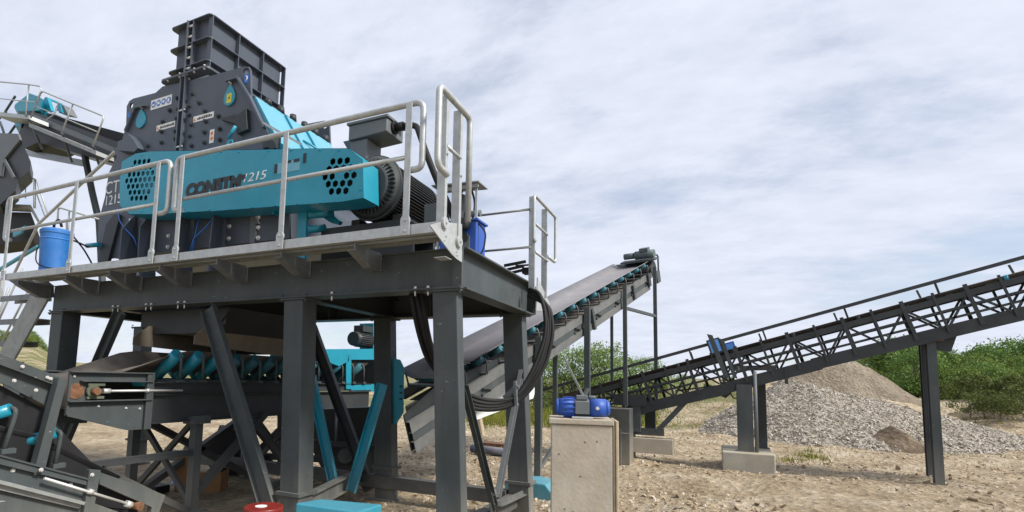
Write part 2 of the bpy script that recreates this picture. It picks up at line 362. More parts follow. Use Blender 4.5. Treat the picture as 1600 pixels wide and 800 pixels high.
ground = bpy.data.objects.new('ground', me); C.objects.link(ground); tag(ground, 'pale beige dirt and gravel yard with sparse weeds', None, None, 'structure')
def soil(name, cols, scale, grass=0.0, bump=.6, islands=False):
    m = bpy.data.materials.new(name); m.use_nodes = True; t = m.node_tree; p = t.nodes['Principled BSDF']; p.inputs['Roughness'].default_value = .95; p.inputs['Specular IOR Level'].default_value = .15
    def n(ty): return t.nodes.new(ty)
    geo = n('ShaderNodeNewGeometry')
    a = n('ShaderNodeTexNoise'); a.inputs['Scale'].default_value = scale; a.inputs['Detail'].default_value = 10; a.inputs['Roughness'].default_value = .7; t.links.new(geo.outputs['Position'], a.inputs['Vector'])
    v = n('ShaderNodeTexVoronoi'); v.inputs['Scale'].default_value = 9; t.links.new(geo.outputs['Position'], v.inputs['Vector'])
    cr = n('ShaderNodeValToRGB'); cr.color_ramp.elements[0].position = .32; cr.color_ramp.elements[1].position = .68
    cr.color_ramp.elements[0].color = (*cols[0], 1); cr.color_ramp.elements[1].color = (*cols[2], 1); e = cr.color_ramp.elements.new(.5); e.color = (*cols[1], 1)
    if islands: t.links.new(geo.outputs['Random Per Island'], cr.inputs[0]); cr.color_ramp.elements[0].position = 0; cr.color_ramp.elements[-1].position = 1
    else: t.links.new(a.outputs[0], cr.inputs[0])
    c = cr.outputs[0]
    if not islands:
        sc = n('ShaderNodeMapRange'); t.links.new(v.outputs['Color'], sc.inputs[0]); sc.inputs[3].default_value = .72; sc.inputs[4].default_value = 1.22
        mm = n('ShaderNodeVectorMath'); mm.operation = 'SCALE'; t.links.new(c, mm.inputs[0]); t.links.new(sc.outputs[0], mm.inputs['Scale']); c = mm.outputs[0]
    if grass:
        g = n('ShaderNodeTexNoise'); g.inputs['Scale'].default_value = .22; g.inputs['Detail'].default_value = 8; g.inputs['Roughness'].default_value = .7; t.links.new(geo.outputs['Position'], g.inputs['Vector'])
        ln = n('ShaderNodeVectorMath'); ln.operation = 'LENGTH'; t.links.new(geo.outputs['Position'], ln.inputs[0])
        ad = n('ShaderNodeMapRange'); ad.inputs[1].default_value = 17; ad.inputs[2].default_value = 27; ad.inputs[3].default_value = 0; ad.inputs[4].default_value = .22; t.links.new(ln.outputs['Value'], ad.inputs[0])
        sp_ = n('ShaderNodeSeparateXYZ'); t.links.new(geo.outputs['Position'], sp_.inputs[0]); rx = n('ShaderNodeMapRange'); rx.inputs[1].default_value = .3; rx.inputs[2].default_value = 3; rx.inputs[3].default_value = 1; rx.inputs[4].default_value = .15; t.links.new(sp_.outputs[0], rx.inputs[0])
        m2 = n('ShaderNodeMath'); m2.operation = 'MULTIPLY'; t.links.new(ad.outputs[0], m2.inputs[0]); t.links.new(rx.outputs[0], m2.inputs[1])
        s_ = n('ShaderNodeMath'); s_.operation = 'ADD'; t.links.new(g.outputs[0], s_.inputs[0]); t.links.new(m2.outputs[0], s_.inputs[1])
        gr = n('ShaderNodeMapRange'); gr.inputs[1].default_value = .60; gr.inputs[2].default_value = .72; gr.inputs[4].default_value = grass; t.links.new(s_.outputs[0], gr.inputs[0])
        mm = n('ShaderNodeMix'); mm.data_type = 'RGBA'; t.links.new(gr.outputs[0], mm.inputs[0]); t.links.new(c, mm.inputs[6]); mm.inputs[7].default_value = (.115, .135, .03, 1); c = mm.outputs[2]
    t.links.new(c, p.inputs['Base Color'])
    b1 = n('ShaderNodeTexNoise'); b1.inputs['Scale'].default_value = 14; b1.inputs['Detail'].default_value = 8; b1.inputs['Roughness'].default_value = .75; t.links.new(geo.outputs['Position'], b1.inputs['Vector'])
    ma = n('ShaderNodeMath'); ma.operation = 'ADD'; t.links.new(b1.outputs[0], ma.inputs[0]); t.links.new(v.outputs[0], ma.inputs[1])
    bb = n('ShaderNodeBump'); bb.inputs['Strength'].default_value = bump; bb.inputs['Distance'].default_value = .08; t.links.new(ma.outputs[0], bb.inputs['Height']); t.links.new(bb.outputs[0], p.inputs['Normal'])
    return m
GM = soil('yard_dirt', [(.30, .225, .145), (.46, .37, .25), (.60, .515, .395)], .9, .75, 1.0)
ground.data.materials.append(GM)
def heightpatch(name, cx0, cy0, hx_, hy_, step, fn, m, label, cat, rot=0.0):
    vs = []; fs = []; nx, ny = int(2 * hx_ / step), int(2 * hy_ / step)
    for j in range(ny + 1):
        for i in range(nx + 1):
            x, y = cx0 - hx_ + i * step, cy0 - hy_ + j * step; vs.append((x, y, fn(x, y)))
    fs = [(j * (nx + 1) + i, j * (nx + 1) + i + 1, (j + 1) * (nx + 1) + i + 1, (j + 1) * (nx + 1) + i) for j in range(ny) for i in range(nx) if max(vs[j * (nx + 1) + i][2], vs[(j + 1) * (nx + 1) + i + 1][2]) > gh(vs[j * (nx + 1) + i][0], vs[j * (nx + 1) + i][1]) - .12]
    me = bpy.data.meshes.new(name); me.from_pydata(vs, [], fs); me.polygons.foreach_set('use_smooth', [True] * len(me.polygons)); me.materials.append(m)
    o = bpy.data.objects.new(name, me); C.objects.link(o); tag(o, label, cat); return o
def heap_h(x, y):
    h = ridge_h(HEAP[0].x + (x - HEAP[0].x) * (1.5 if x < HEAP[0].x else 1), y, HEAP, .42)
    return h + (.10 * nz(x, y, .9, 1) + .05 * nz(x, y, 3, 2)) * (1 if h > 0 else .4) - .06
mc = sum((p for p in HEAP), V()) / len(HEAP)
heap = heightpatch('gravel_heap', 7.0, mc.y + .5, 11, 6.5, .12, heap_h, soil('heap_gravel', [(.30, .26, .21), (.42, .375, .31), (.52, .475, .41)], 1.6, 0, 1.0), 'long grey gravel heap stretched across the right side behind the lattice conveyor', 'gravel heap')
mnd = heightpatch('soil_mound', (MOUND[0].x + MOUND[-1].x) / 2, MOUND[2].y, 11, 9, .3, lambda x, y: ridge_h(x, y, MOUND, .9) + .15 * nz(x, y, .6, 3) - .05, soil('brown_soil', [(.19, .155, .115), (.27, .225, .17), (.36, .31, .24)], .7, 0, 1.0), 'tall rounded brown soil mound behind the gravel heap', 'soil mound')
RB = rid([(1502, 640, 23), (1530, 622, 23), (1580, 616, 22.5), (1650, 622, 22), (1760, 625, 22)])
rb = heightpatch('soil_bank', sum(p.x for p in RB) / 5, sum(p.y for p in RB) / 5, 8, 5, .2, lambda x, y: ridge_h(x, y, RB, .55) + .35 * nz(x, y, .7, 6) + .12 * nz(x, y, 2.2, 4) - .1, soil('bank_soil', [(.12, .095, .06), (.25, .20, .13), (.40, .34, .25)], .8, .5, 1.0), 'uneven brown earth bank with shrubs at the far right edge of the yard', 'soil bank')
sm = heightpatch('soil_mound', PEAK[0].x, PEAK[0].y, 1.6, 1.4, .05, lambda x, y: ridge_h(x, y, PEAK, .72) + .05 * nz(x, y, 2.5, 3) - .05, soil('dark_soil', [(.11, .08, .055), (.19, .145, .10), (.28, .22, .16)], 2.5, 0, 1.0), 'small pointed brown soil pile at the foot of the gravel heap', 'soil mound')
# stones
def stones(name, pts, m, label, parent=None):
    vs = []; fs = []
    for (x, y, z, r) in pts:
        b = len(vs); a0 = random.uniform(0, 6.28); fl = random.uniform(.5, 1.0); el = random.uniform(1, 1.9)
        tx, ty = random.uniform(-1, 1), random.uniform(-1, 1)
        for k in range(5):
            a = a0 + k * 1.2566 + random.uniform(-.3, .3); rr = r * random.uniform(.75, 1.15)
            px_, py_ = rr * math.cos(a) * el, rr * math.sin(a); vs.append((x + px_ * math.cos(a0) - py_ * math.sin(a0), y + px_ * math.sin(a0) + py_ * math.cos(a0), z + r * random.uniform(-.25, .25) + tx * px_ + ty * py_))
        vs.append((x + r * random.uniform(-.3, .3), y + r * random.uniform(-.3, .3), z + r * fl)); vs.append((x, y, z - r * fl))
        fs += [(b + k, b + (k + 1) % 5, b + 5) for k in range(5)] + [(b + (k + 1) % 5, b + k, b + 6) for k in range(5)]
    me = bpy.data.meshes.new(name); me.from_pydata(vs, [], fs); me.materials.append(m); o = bpy.data.objects.new(name, me); C.objects.link(o)
    if parent: o.parent = parent
    o['kind'] = 'stuff'; o['label'] = label; return o
random.seed(21)
HS = soil('heap_stones', [(.30, .26, .21), (.42, .375, .315), (.58, .535, .465)], 1, 0, .4, True)
pts = []
while len(pts) < 26000:
    x, y = random.uniform(-3, 17), random.uniform(mc.y - 6, mc.y + 3.5); z = heap_h(x, y)
    if z > gh(x, y) - .02: pts.append((x, y, z + .005, random.choice((.012, .014, .018, .02, .025, .03)) * random.uniform(.7, 1.3) * (1.7 if z < .35 and random.random() < .25 else 1)))
stones('heap_stones', pts, HS, 'angular grey stones covering the gravel heap', heap)
YS_ = soil('yard_stones', [(.26, .19, .12), (.42, .34, .24), (.60, .52, .42)], 1, 0, .3, True)
pts = []
while len(pts) < 24000:
    a = R(random.uniform(-42, 42)); r = 5.5 + 22 * random.random() ** 1.3; x, y = r * math.sin(a), r * math.cos(a)
    if NZ.noise(V((x * .35, y * .35, 3))) + random.uniform(-.5, .5) < -.05: continue
    pts.append((x, y, gh(x, y), random.choice((.008, .01, .012, .015, .018, .024, .036)) * random.uniform(.7, 1.2)))
stones('loose_stones', pts, YS_, 'loose pale stones scattered over the yard')
# grass
def leafmat(name, cols):
    m = bpy.data.materials.new(name); m.use_nodes = True; t = m.node_tree; p = t.nodes['Principled BSDF']; p.inputs['Roughness'].default_value = .65; p.inputs['Specular IOR Level'].default_value = .25
    g = t.nodes.new('ShaderNodeNewGeometry'); cr = t.nodes.new('ShaderNodeValToRGB'); t.links.new(g.outputs['Random Per Island'], cr.inputs[0])
    cr.color_ramp.elements[0].color = (*cols[0], 1); cr.color_ramp.elements[1].color = (*cols[1], 1); e = cr.color_ramp.elements.new(.6); e.color = (*[(a + b) / 2 for a, b in zip(*cols)], 1)
    t.links.new(cr.outputs[0], p.inputs['Base Color'])
    tr = t.nodes.new('ShaderNodeBsdfTranslucent'); t.links.new(cr.outputs[0], tr.inputs[0]); ms = t.nodes.new('ShaderNodeMixShader'); ms.inputs[0].default_value = .3
    o = t.nodes['Material Output']; t.links.new(p.outputs[0], ms.inputs[1]); t.links.new(tr.outputs[0], ms.inputs[2]); t.links.new(ms.outputs[0], o.inputs[0]); return m
GR = leafmat('grass_blades', ((.12, .15, .02), (.26, .25, .05)))
vs = []; fs = []
def tuft(x, y, n, h, sp_):
    for _ in range(n):
        gx, gy = x + random.gauss(0, sp_), y + random.gauss(0, sp_); z = max(gh(x, y), gh(gx, gy)) - .01; a = random.uniform(0, 6.28); w_ = h * .09; hh = h * random.uniform(.5, 1.2); lx, ly = random.gauss(0, .35) * hh, random.gauss(0, .35) * hh
        b = len(vs); vs.extend([(gx - w_ * math.cos(a), gy - w_ * math.sin(a), z), (gx + w_ * math.cos(a), gy + w_ * math.sin(a), z), (gx + lx, gy + ly, z + hh)]); fs.append((b, b + 1, b + 2))
random.seed(12)
def scat(px0, px1, D0, D1, n, per, h, sp_):
    for _ in range(n):
        D = random.uniform(D0, D1); q = dp(random.uniform(px0, px1), 620, D)
        tuft(q.x, q.y, per, h * random.uniform(.6, 1.3), sp_)
scat(1222, 1275, 11.5, 13.5, 16, 22, .12, .13); scat(1215, 1600, 11.5, 14, 40, 6, .07, .15); scat(740, 1010, 19, 33, 420, 26, .30, .5); scat(1000, 1230, 18, 29, 70, 14, .13, .5)
scat(1440, 1650, 19, 25, 12, 20, .2, .5); scat(760, 1130, 13, 20, 50, 8, .10, .3); scat(860, 960, 9, 13, 12, 8, .08, .2)
me = bpy.data.meshes.new('grass'); me.from_pydata(vs, [], fs); me.materials.append(GR); gr_ = bpy.data.objects.new('grass', me); C.objects.link(gr_); tag(gr_, 'yellow green weeds and grass scattered over the yard edges', None, None, 'stuff')
# trees
def tree_proto(kind, H, Wd, cols, leaf, ncl, per, seed, bushy):
    random.seed(seed); root = bpy.data.objects.new(kind, None)
    b = MB(); top = H * .8
    tr = [V((0, 0, -.3)), V((.05 * Wd, 0, H * .3)), V((-.03 * Wd, .04, H * .6)), V((0, 0, top))]
    for i in range(3): b.cyl(tr[i], tr[i + 1], H * .022 * (1 - i * .28), H * .022 * (1 - (i + 1) * .28), 8, False)
    cl = []
    for k in range(ncl):
        t = random.random(); zc0 = H * ((.12 if bushy else .30) + (.85 - (.12 if bushy else .30)) * t)
        rr = Wd * .5 * math.sin(math.pi * (.18 + .72 * t)) * (random.random() ** .45); a = random.uniform(0, 6.28)
        c = V((rr * math.cos(a), rr * math.sin(a), zc0)); cl.append((c, Wd * random.uniform(.07, .15)))
        if k % 3 == 0: s_ = tr[0].lerp(tr[3], max(.15, (zc0 / H - .2))); mid = s_.lerp(c, .5) + V((0, 0, .03 * H)); b.cyl(s_, mid, H * .008, H * .005, 5, False); b.cyl(mid, c, H * .005, H * .002, 5, False)
    trunk = b.build('trunk', BARK, root)
    vs_, fs_ = [], []
    for c, s_ in cl:
        for _ in range(per):
            d = V((random.gauss(0, 1), random.gauss(0, 1), random.gauss(0, .75))) * s_ * .62; p = c + d
            u = V((random.gauss(0, 1), random.gauss(0, 1), random.gauss(0, 1))).normalized(); w_ = u.cross(V((random.gauss(0, 1), random.gauss(0, 1), random.gauss(0, 1)))).normalized(); l = leaf * random.uniform(.6, 1.4)
            bb = len(vs_); vs_ += [p - u * l, p + w_ * l * .5, p + u * l, p - w_ * l * .5]; fs_.append((bb, bb + 1, bb + 2, bb + 3))
    me = bpy.data.meshes.new('crown'); me.from_pydata(vs_, [], fs_); me.materials.append(leafmat('foliage_' + kind, cols)); cr0 = bpy.data.objects.new('crown', me); cr0.parent = root
    C.objects.link(cr0); C.objects.link(root); return root
protos = {
 'dense': tree_proto('broadleaf_tree', 5.5, 5.2, ((.06, .125, .03), (.21, .32, .08)), .11, 75, 75, 1, True),
 'dense2': tree_proto('broadleaf_tree', 4.6, 5.6, ((.085, .14, .03), (.26, .34, .08)), .11, 80, 75, 2, True),
 'pale': tree_proto('willow_tree', 5.4, 4.6, ((.11, .19, .045), (.27, .38, .12)), .085, 70, 50, 3, True),
 'pale2': tree_proto('willow_tree', 4.6, 4.4, ((.12, .20, .05), (.29, .39, .13)), .085, 70, 45, 4, True),
 'bush': tree_proto('shrub', 1.5, 2.0, ((.06, .09, .02), (.14, .17, .05)), .06, 30, 50, 5, True)}
used = set()
def put(kind, px, D, hscale, label, group, cat='tree', sc=None, zz=None):
    p0 = protos[kind]; q = dp(px, 600, D)
    if kind in used:
        r0_ = p0.copy(); C.objects.link(r0_)
        for ch_ in p0.children: c0_ = ch_.copy(); C.objects.link(c0_); c0_.parent = r0_
    else: r0_ = p0; used.add(kind)
    sc = sc or 1; r0_.location = (q.x, q.y, gh(q.x, q.y) - .1 if zz is None else zz); r0_.rotation_euler = (0, 0, random.uniform(0, 6.28)); r0_.scale = (sc, sc, hscale * sc)
    tag(r0_, label, cat, group); return r0_
random.seed(31)
GRT = 'trees of the dense belt beyond the gravel heap'
k = 0
for px, D, s_, kind in ((1352, 58, .95, 'dense'), (1385, 52, .98, 'dense2'), (1418, 50, 1.12, 'dense'), (1452, 52, 1.05, 'dense'), (1492, 55, .92, 'dense2'), (1522, 50, .88, 'dense2'), (1548, 54, 1.0, 'dense'), (1574, 55, 1.16, 'dense'), (1604, 50, .98, 'dense2'), (1640, 52, 1.1, 'dense'), (1690, 52, 1.1, 'dense'),
                      (1405, 60, 1.05, 'dense2'), (1440, 62, 1.1, 'dense'), (1478, 64, 1.0, 'dense'), (1512, 62, .95, 'dense'), (1560, 64, 1.1, 'dense2'), (1592, 66, 1.15, 'dense'), (1370, 46, .6, 'dense2'), (1432, 44, .75, 'dense'), (1466, 43, .62, 'dense2'), (1505, 42, .6, 'dense2'), (1540, 42, .62, 'dense'), (1580, 42, .65, 'dense2'), (1625, 42, .7, 'dense')):
    put(kind, px, D, 1.0, 'leafy green tree merging into the dense tree belt beyond the gravel heap', GRT, sc=s_ * random.uniform(1.0, 1.15))
GRW = 'pale thin trees behind the rising conveyor'
for px, D, s_, kind in ((842, 40, .8, 'pale'), (868, 42, .85, 'pale2'), (895, 40, .9, 'pale'), (925, 41, 1.0, 'pale2'), (945, 39, .95, 'pale'), (965, 44, .9, 'pale2'), (990, 46, .85, 'pale2'), (1012, 44, .75, 'pale'), (820, 44, .7, 'pale2'), (1035, 50, .6, 'pale'), (1070, 52, .5, 'pale2'), (780, 48, .6, 'pale2'), (745, 50, .6, 'pale')):
    put(kind, px, D, 1.0, 'pale green wispy tree standing behind the rising conveyor', GRW, sc=s_)
GRB = 'low shrubs on the banks around the yard'
for px, D, s_ in ((1512, 21.5, .6), (1535, 22, .7), (1560, 21, .55), (1600, 21, .8), (1582, 22.4, .6), (1500, 26, .8), (1520, 25.5, .9), (1538, 26, .7), (1590, 24, .9), (1575, 25, .8), (1610, 23, 1.0), (880, 30, .9), (905, 31, 1.0), (940, 29, .8), (860, 33, 1.2), (1030, 30, .5), (1105, 26, .45), (1075, 25, .4), (1140, 27, .5), (845, 29, .8), (1005, 33, .9)):
    put('bush', px, D, 1.0, 'low green shrub growing on the bank around the yard', GRB, 'shrub', sc=s_, zz=(.75 if 20 < D < 22.5 and px > 1490 else None))
GRH = 'scattered bushes on the distant left hillside'
for px, D, s_ in ((8, 150, .8), (25, 160, .7), (38, 170, .8), (-10, 150, .9), (45, 150, .6), (58, 160, .6), (70, 165, .5), (40, 130, .7), (50, 185, .7), (30, 190, .8), (66, 180, .6), (33, 120, .6), (52, 140, .55)):
    put('dense2', px, D, 1.0, 'round dark green bush on the distant left hillside', GRH, 'tree', sc=s_)

# ------------------------------------------------------------------ crusher platform
YF, YB, XL, XR, ZB, ZT, ZD, YD = 4.24, 6.30, -8.30, -1.97, 2.403, 2.775, 2.88, 3.82
pf = thing('crusher_platform', 'tall grey steel frame platform on box legs carrying the crusher, with galvanised walkway and railings', 'platform')
def web_beam(name, p, q, wd, ht, m=STEEL, bev=0.003): return MB().ibeam(p, q, wd, ht, 0.018).build(name, m, pf, bev)
# long beams: front one boxed with flanges, rear one the same
for y, nm in ((YF, 'front'), (YB, 'rear')):
    b = MB(); s = 1 if y == YF else -1
    y0 = y + s * 0.008
    b.box(XL, XR - 0.07, min(y0, y0 + s * 0.012), max(y0, y0 + s * 0.012), ZB + 0.018, ZT - 0.018)
    b.box(XL, XR, min(y - s * 0.03, y + s * 0.20), max(y - s * 0.03, y + s * 0.20), ZB, ZB + 0.016)
    b.box(XL, XR - 0.002, min(y, y + s * 0.19), max(y, y + s * 0.19), ZT - 0.016, ZT)
    for x in (-7.6, -6.2, -4.95, -3.3): b.box(x, x + 0.014, min(y0 + s * 0.014, y + s * 0.19), max(y0 + s * 0.014, y + s * 0.19), ZB + 0.018, ZT - 0.018)
    b.build('long_beam', STEEL, pf, 0.002)
b = MB().ibeam((XR - 0.06, YF + 0.03, (ZB + ZT) / 2 + .002), (XR - 0.06, YB - 0.03, (ZB + ZT) / 2 + .002), 0.19, ZT - ZB + .01, 0.018)
b.box(XR - 0.095, XR - 0.0, YF - .012, YF + 0.018, ZB + 0.02, ZT - 0.02)
b.box(XR - 0.10, XR + 0.012, YB - 0.012, YB + 0.10, ZB + 0.02, ZT + 0.0)
b.build('side_beam', STEEL, pf, 0.002)
MB().ibeam((XL + 0.08, YF + 0.03, (ZB + ZT) / 2 + .002), (XL + 0.08, YB - 0.03, (ZB + ZT) / 2 + .002), 0.19, ZT - ZB + .01, 0.018).build('side_beam', STEEL, pf, 0.002)
for x in (-7.15, -5.35, -3.95): MB().ibeam((x, YF + 0.03, ZB + 0.14), (x, YB - 0.03, ZB + 0.14), 0.16, 0.26, 0.014).build('cross_beam', DARK, pf)
MB().box(XL + .05, -7.1, YF + .03, YB - .03, ZT + .001, ZT + .009).box(-5.3, XR - .05, YF + .03, YB - .03, ZT + .001, ZT + .009).build('floor_plate', DARK, pf)
# legs (box section, rear ones and front ones), each with cap plate, splice and foot plate
def leg(p_top_l, p_top_r, p_bot_l, p_bot_r, Y, depth, side):
    a, c = oy(*p_top_l, Y), oy(*p_top_r, Y); e, g = oy(*p_bot_l, Y), oy(*p_bot_r, Y)
    x0, x1 = a.x, c.x
    # lean measured on the photograph, carried on to the ground
    def at_(z, tl, tr): pass
    zt = ZB - 0.001; k = (a.z - 0.0) / max(0.2, a.z - e.z)
    dx0, dx1 = (e.x - a.x) * k, (g.x - c.x) * k
    zz = 0.0
    b = MB(); y1 = Y + depth * side
    ya, yb = min(Y, y1), max(Y, y1)
    vs = [(x0 + dx0, ya, zz), (x1 + dx1, ya, zz), (x0 + dx0, yb, zz), (x1 + dx1, yb, zz), (x0, ya, zt), (x1, ya, zt), (x0, yb, zt), (x1, yb, zt)]
    b.add(vs, [(0, 2, 3, 1), (4, 5, 7, 6), (0, 1, 5, 4), (2, 6, 7, 3), (0, 4, 6, 2), (1, 3, 7, 5)])
    o = b.build('leg', STEEL, pf, 0.008)
    b = MB(); b.box(x0 - 0.035, x1 + 0.05, ya - 0.025, yb + 0.03, zt - 0.018, zt - 0.002)
    for xx in (x0 - 0.02, x1 + 0.035): b.bolt((xx, ya - 0.005, zt - 0.018), (0, 0, -1), 0.013); b.bolt((xx, ya - 0.008, ZB + 0.016), (0, 0, 1), 0.013)
    b.build('cap_plate', STEEL, o)
    xb0, xb1 = lerp(x0, x0 + dx0, 0.82), lerp(x1, x1 + dx1, 0.82)
    b = MB().box(xb0 - 0.03, xb1 + 0.03, ya - 0.03, yb + 0.03, 0.405, 0.440).box(xb0 - .05, xb1 + .05, ya - .04, yb + .05, 0.0, 0.03)
    b.build('splice_plate', STEEL, o)
    return o
leg((675, 460), (713, 460), (680, 750), (720, 750), 4.245, 0.13, 1)
leg((443, 480), (472.5, 480), (437.5, 737), (467, 737), 4.245, 0.22, 1)
leg((79.5, 492), (97, 492), (73, 561), (90, 561), 4.245, 0.25, 1)
leg((785, 500), (815, 500), (793, 740), (825, 740), 6.10, 0.18, 1)
leg((583, 510), (609, 510), (585, 740), (612, 740), 6.10, 0.16, 1)
leg((208, 520), (222, 520), (206, 560), (220, 560), 6.10, 0.2, 1)
# diagonal braces
def brace(name, p, q, wd=0.12, m=STEEL, up=(0, -1, 0), sec='chan', dep=.05):
    b = MB()
    if sec == 'chan': b.prof(p, q, [(-wd / 2, 0), (wd / 2, 0), (wd / 2, dep), (wd / 2 - .008, dep), (wd / 2 - .008, .008), (-wd / 2 + .008, .008), (-wd / 2 + .008, dep), (-wd / 2, dep)], up)
    else: b.beam(p, q, wd, dep, up)
    return b.build(name, m, pf, 0.002)
brace('diagonal_brace', oy(329, 480, 4.27), oy(423, 790, 4.27), 0.20, dep=.07)
brace('diagonal_brace', oy(192, 487, 4.27), oy(100, 700, 4.27), 0.17, dep=.07)
brace('diagonal_brace', oy(489, 512, 6.15), oy(580, 765, 6.15), 0.16, DARK, dep=.07)
brace('diagonal_brace', ox(722, 605, -2.05), ox(769, 792, -2.05), 0.085, STEEL, (1, 0, 0), 'chan', .05)
brace('diagonal_brace', ox(812, 580, -2.06), ox(774, 775, -2.06), 0.085, BRK, (1, 0, 0), 'chan', .05)
b = MB(); g = ox(771, 775, -2.03)
b.cyl(g - X_ * .01, g + X_ * .005, 0.075, n=20); b.cyl(g - X_ * .01 + V((0, 0, -.1)), g + X_ * .004 + V((0, 0, -.1)), 0.085, n=20)
for dy, dz in ((-.03, .02), (.035, 0), (-.035, -.07), (.03, -.09), (0, -.14)): b.bolt(g + V((.004, dy, dz)), (1, 0, 0), 0.014)
b.build('gusset_plate', GALVD, pf)
MB().angle(ox(776, 792, -2.0), ox(823, 770, -2.0), .05, up=(0, 0, 1)).build('tie_angle', STEEL, pf)
# base rails
MB().beam((-4.3, 6.12, 0.245), (-2.2, 6.12, 0.245), 0.12, 0.16).build('base_rail', DARK, pf, 0.004)
MB().beam((-8.2, 6.12, 0.245), (-4.5, 6.12, 0.245), 0.12, 0.16).build('base_rail', DARK, pf, 0.004)
MB().ibeam((-3.78, 4.46, 0.30), (-4.25, 6.05, 0.30), 0.12, 0.17, .012).build('base_rail', STEEL, pf)
MB().beam((-2.12, 4.42, 0.22), (-2.12, 6.08, 0.22), 0.12, 0.14).build('base_rail', DARK, pf, .004)
MB().beam((-3.55, 4.32, 0.12), (-2.35, 4.32, 0.12), 0.12, 0.16).build('base_rail', STEEL, pf, .004)
# walkway: planks, fascia, brackets
XD0 = oy(9, 433, YD).x
wk = MB(); 
for y0 in (YD + 0.01, YD + 0.215):
    wk.box(XD0, XR - .005, y0 + .0, y0 + 0.145, ZD - 0.008, ZD)
    wk.box(XD0, XR - .005, y0 + .0, y0 + 0.008, ZD - 0.055, ZD - 0.0085); wk.box(XD0, XR - .005, y0 + .137, y0 + 0.145, ZD - 0.055, ZD - 0.0085)
    x = XD0 + .03
    while x < XR - .03: wk.box(x, x + 0.016, y0 + 0.1455, y0 + 0.199, ZD - 0.03, ZD - 0.002); x += 0.042
wko = wk.build('walkway_plank', GALVD, pf)
MB().box(XD0 - .01, XR - .002, YD - 0.006, YD + 0.002, ZD - 0.075, ZD + 0.012).box(XD0 - .01, XR - .002, YD + 0.0025, YD + 0.05, ZD - 0.075, ZD - 0.068).build('fascia', GALV, pf, 0.0015)
# brackets
for px, py in ((75, 465), (150, 459), (217, 453), (295, 446), (382, 440), (480, 431), (591, 421)):
    p = oy(px, py, YF - .02); X = p.x; zb = p.z
    b = MB().ext([(X, YF, ZD - .09), (X, YD + .02, ZD - .09), (X, YD + .02, ZD - .14), (X, YF - 0.13, zb), (X, YF, zb)], (-0.009, 0, 0))
    b.prof((X - .04, YD + .02, ZD - .143), (X - .04, YF - .13, zb - .003), [(-.05, -.006), (.05, -.006), (.05, 0), (-.05, 0)], (0, 0, 1))
    b.box(X - .09, X + .01, YF - .129, YF - .001, zb - .009, zb - .002); b.box(X - .10, X + .02, YF - .008, YF + .005, zb - .01, ZD - .11)
    b.build('walkway_bracket', BRK, pf)
# end gusset on the right
X = XR + 0.004
pts = [ox(672, 352, X), ox(690, 346, X), ox(722, 350, X), ox(722, 410, X), ox(713, 404, X), ox(706, 397, X)]
b = MB().ext([V((X, p.y, p.z)) for p in pts], (-0.010, 0, 0))
for q in (ox(697, 369, X), ox(713, 393, X), ox(714, 399, X), ox(694, 376, X)): b.bolt(q, (1, 0, 0), .008, .006)
q = ox(706, 404, X); b.box(X - .12, X - .012, q.y - .1, q.y + .02, q.z - .006, q.z)
b.build('end_gusset', GALV, pf, 0.002)
# railings
def rail_tube(path, par, r=0.026, rd=0.09): return MB().tube(path, r, 10, rd).build('rail', GALV, par)
def post(x, y, z0, z1, par, wx=.06, wy=.012, foot=True, lean=0.0):
    b = MB(); b.add([(x - wx / 2 + lean, y - wy / 2, z0), (x + wx / 2 + lean, y - wy / 2, z0), (x - wx / 2 + lean, y + wy / 2, z0), (x + wx / 2 + lean, y + wy / 2, z0), (x - wx / 2, y - wy / 2, z1), (x + wx / 2, y - wy / 2, z1), (x - wx / 2, y + wy / 2, z1), (x + wx / 2, y + wy / 2, z1)],
      [(0, 2, 3, 1), (4, 5, 7, 6), (0, 1, 5, 4), (2, 6, 7, 3), (0, 4, 6, 2), (1, 3, 7, 5)])
    if foot:
        b.cyl((x + lean, y - .016, z0 + .06), (x + lean, y + .006, z0 + .06), .045, n=14); b.box(x + lean - .045, x + lean + .045, y - .0155, y - .0062, z0 - .07, z0 + .06)
        for dz in (.06, -.035): b.bolt((x + lean, y - .016, z0 + dz), (0, -1, 0), .011, .01)
    return b.build('post', GALV, par, 0.0015)
HR, YP = 1.10, YD - 0.012
def front_rail(px_posts, loopL, loopR):
    ra = MB(); xs = [oy(a, b_, YP) for a, b_ in px_posts]
    zt = ZD + HR; zm = ZD + 0.62; zl = ZD + 0.50
    root = bpy.data.objects.new('railing', None); C.objects.link(root); root.parent = pf
    xl = xs[0].x; xr = xs[-1].x; yt = YP + .03
    path = []
    if loopL: path += [(xl, yt, zl), (xl - loopL, yt, zl), (xl - loopL, yt, zt)]
    else: path += [(xl, yt, zt)]
    if loopR: path += [(xr + loopR, yt, zt), (xr + loopR, yt, zl), (xr, yt, zl)]
    else: path += [(xr, yt, zt)]
    rail_tube(path, root, 0.028)
    MB().tube([(xl, yt, zm), (xr, yt, zm)], 0.02, 10).build('mid_rail', GALV, root)
    for p in xs: post(p.x, YP, ZD - 0.01, zt - .01, root)
front_rail([(13, 360), (116, 330), (243, 320)], 0.14, 0.17)
front_rail([(281, 310), (443, 290), (637, 250)], 0.13, 0.125)
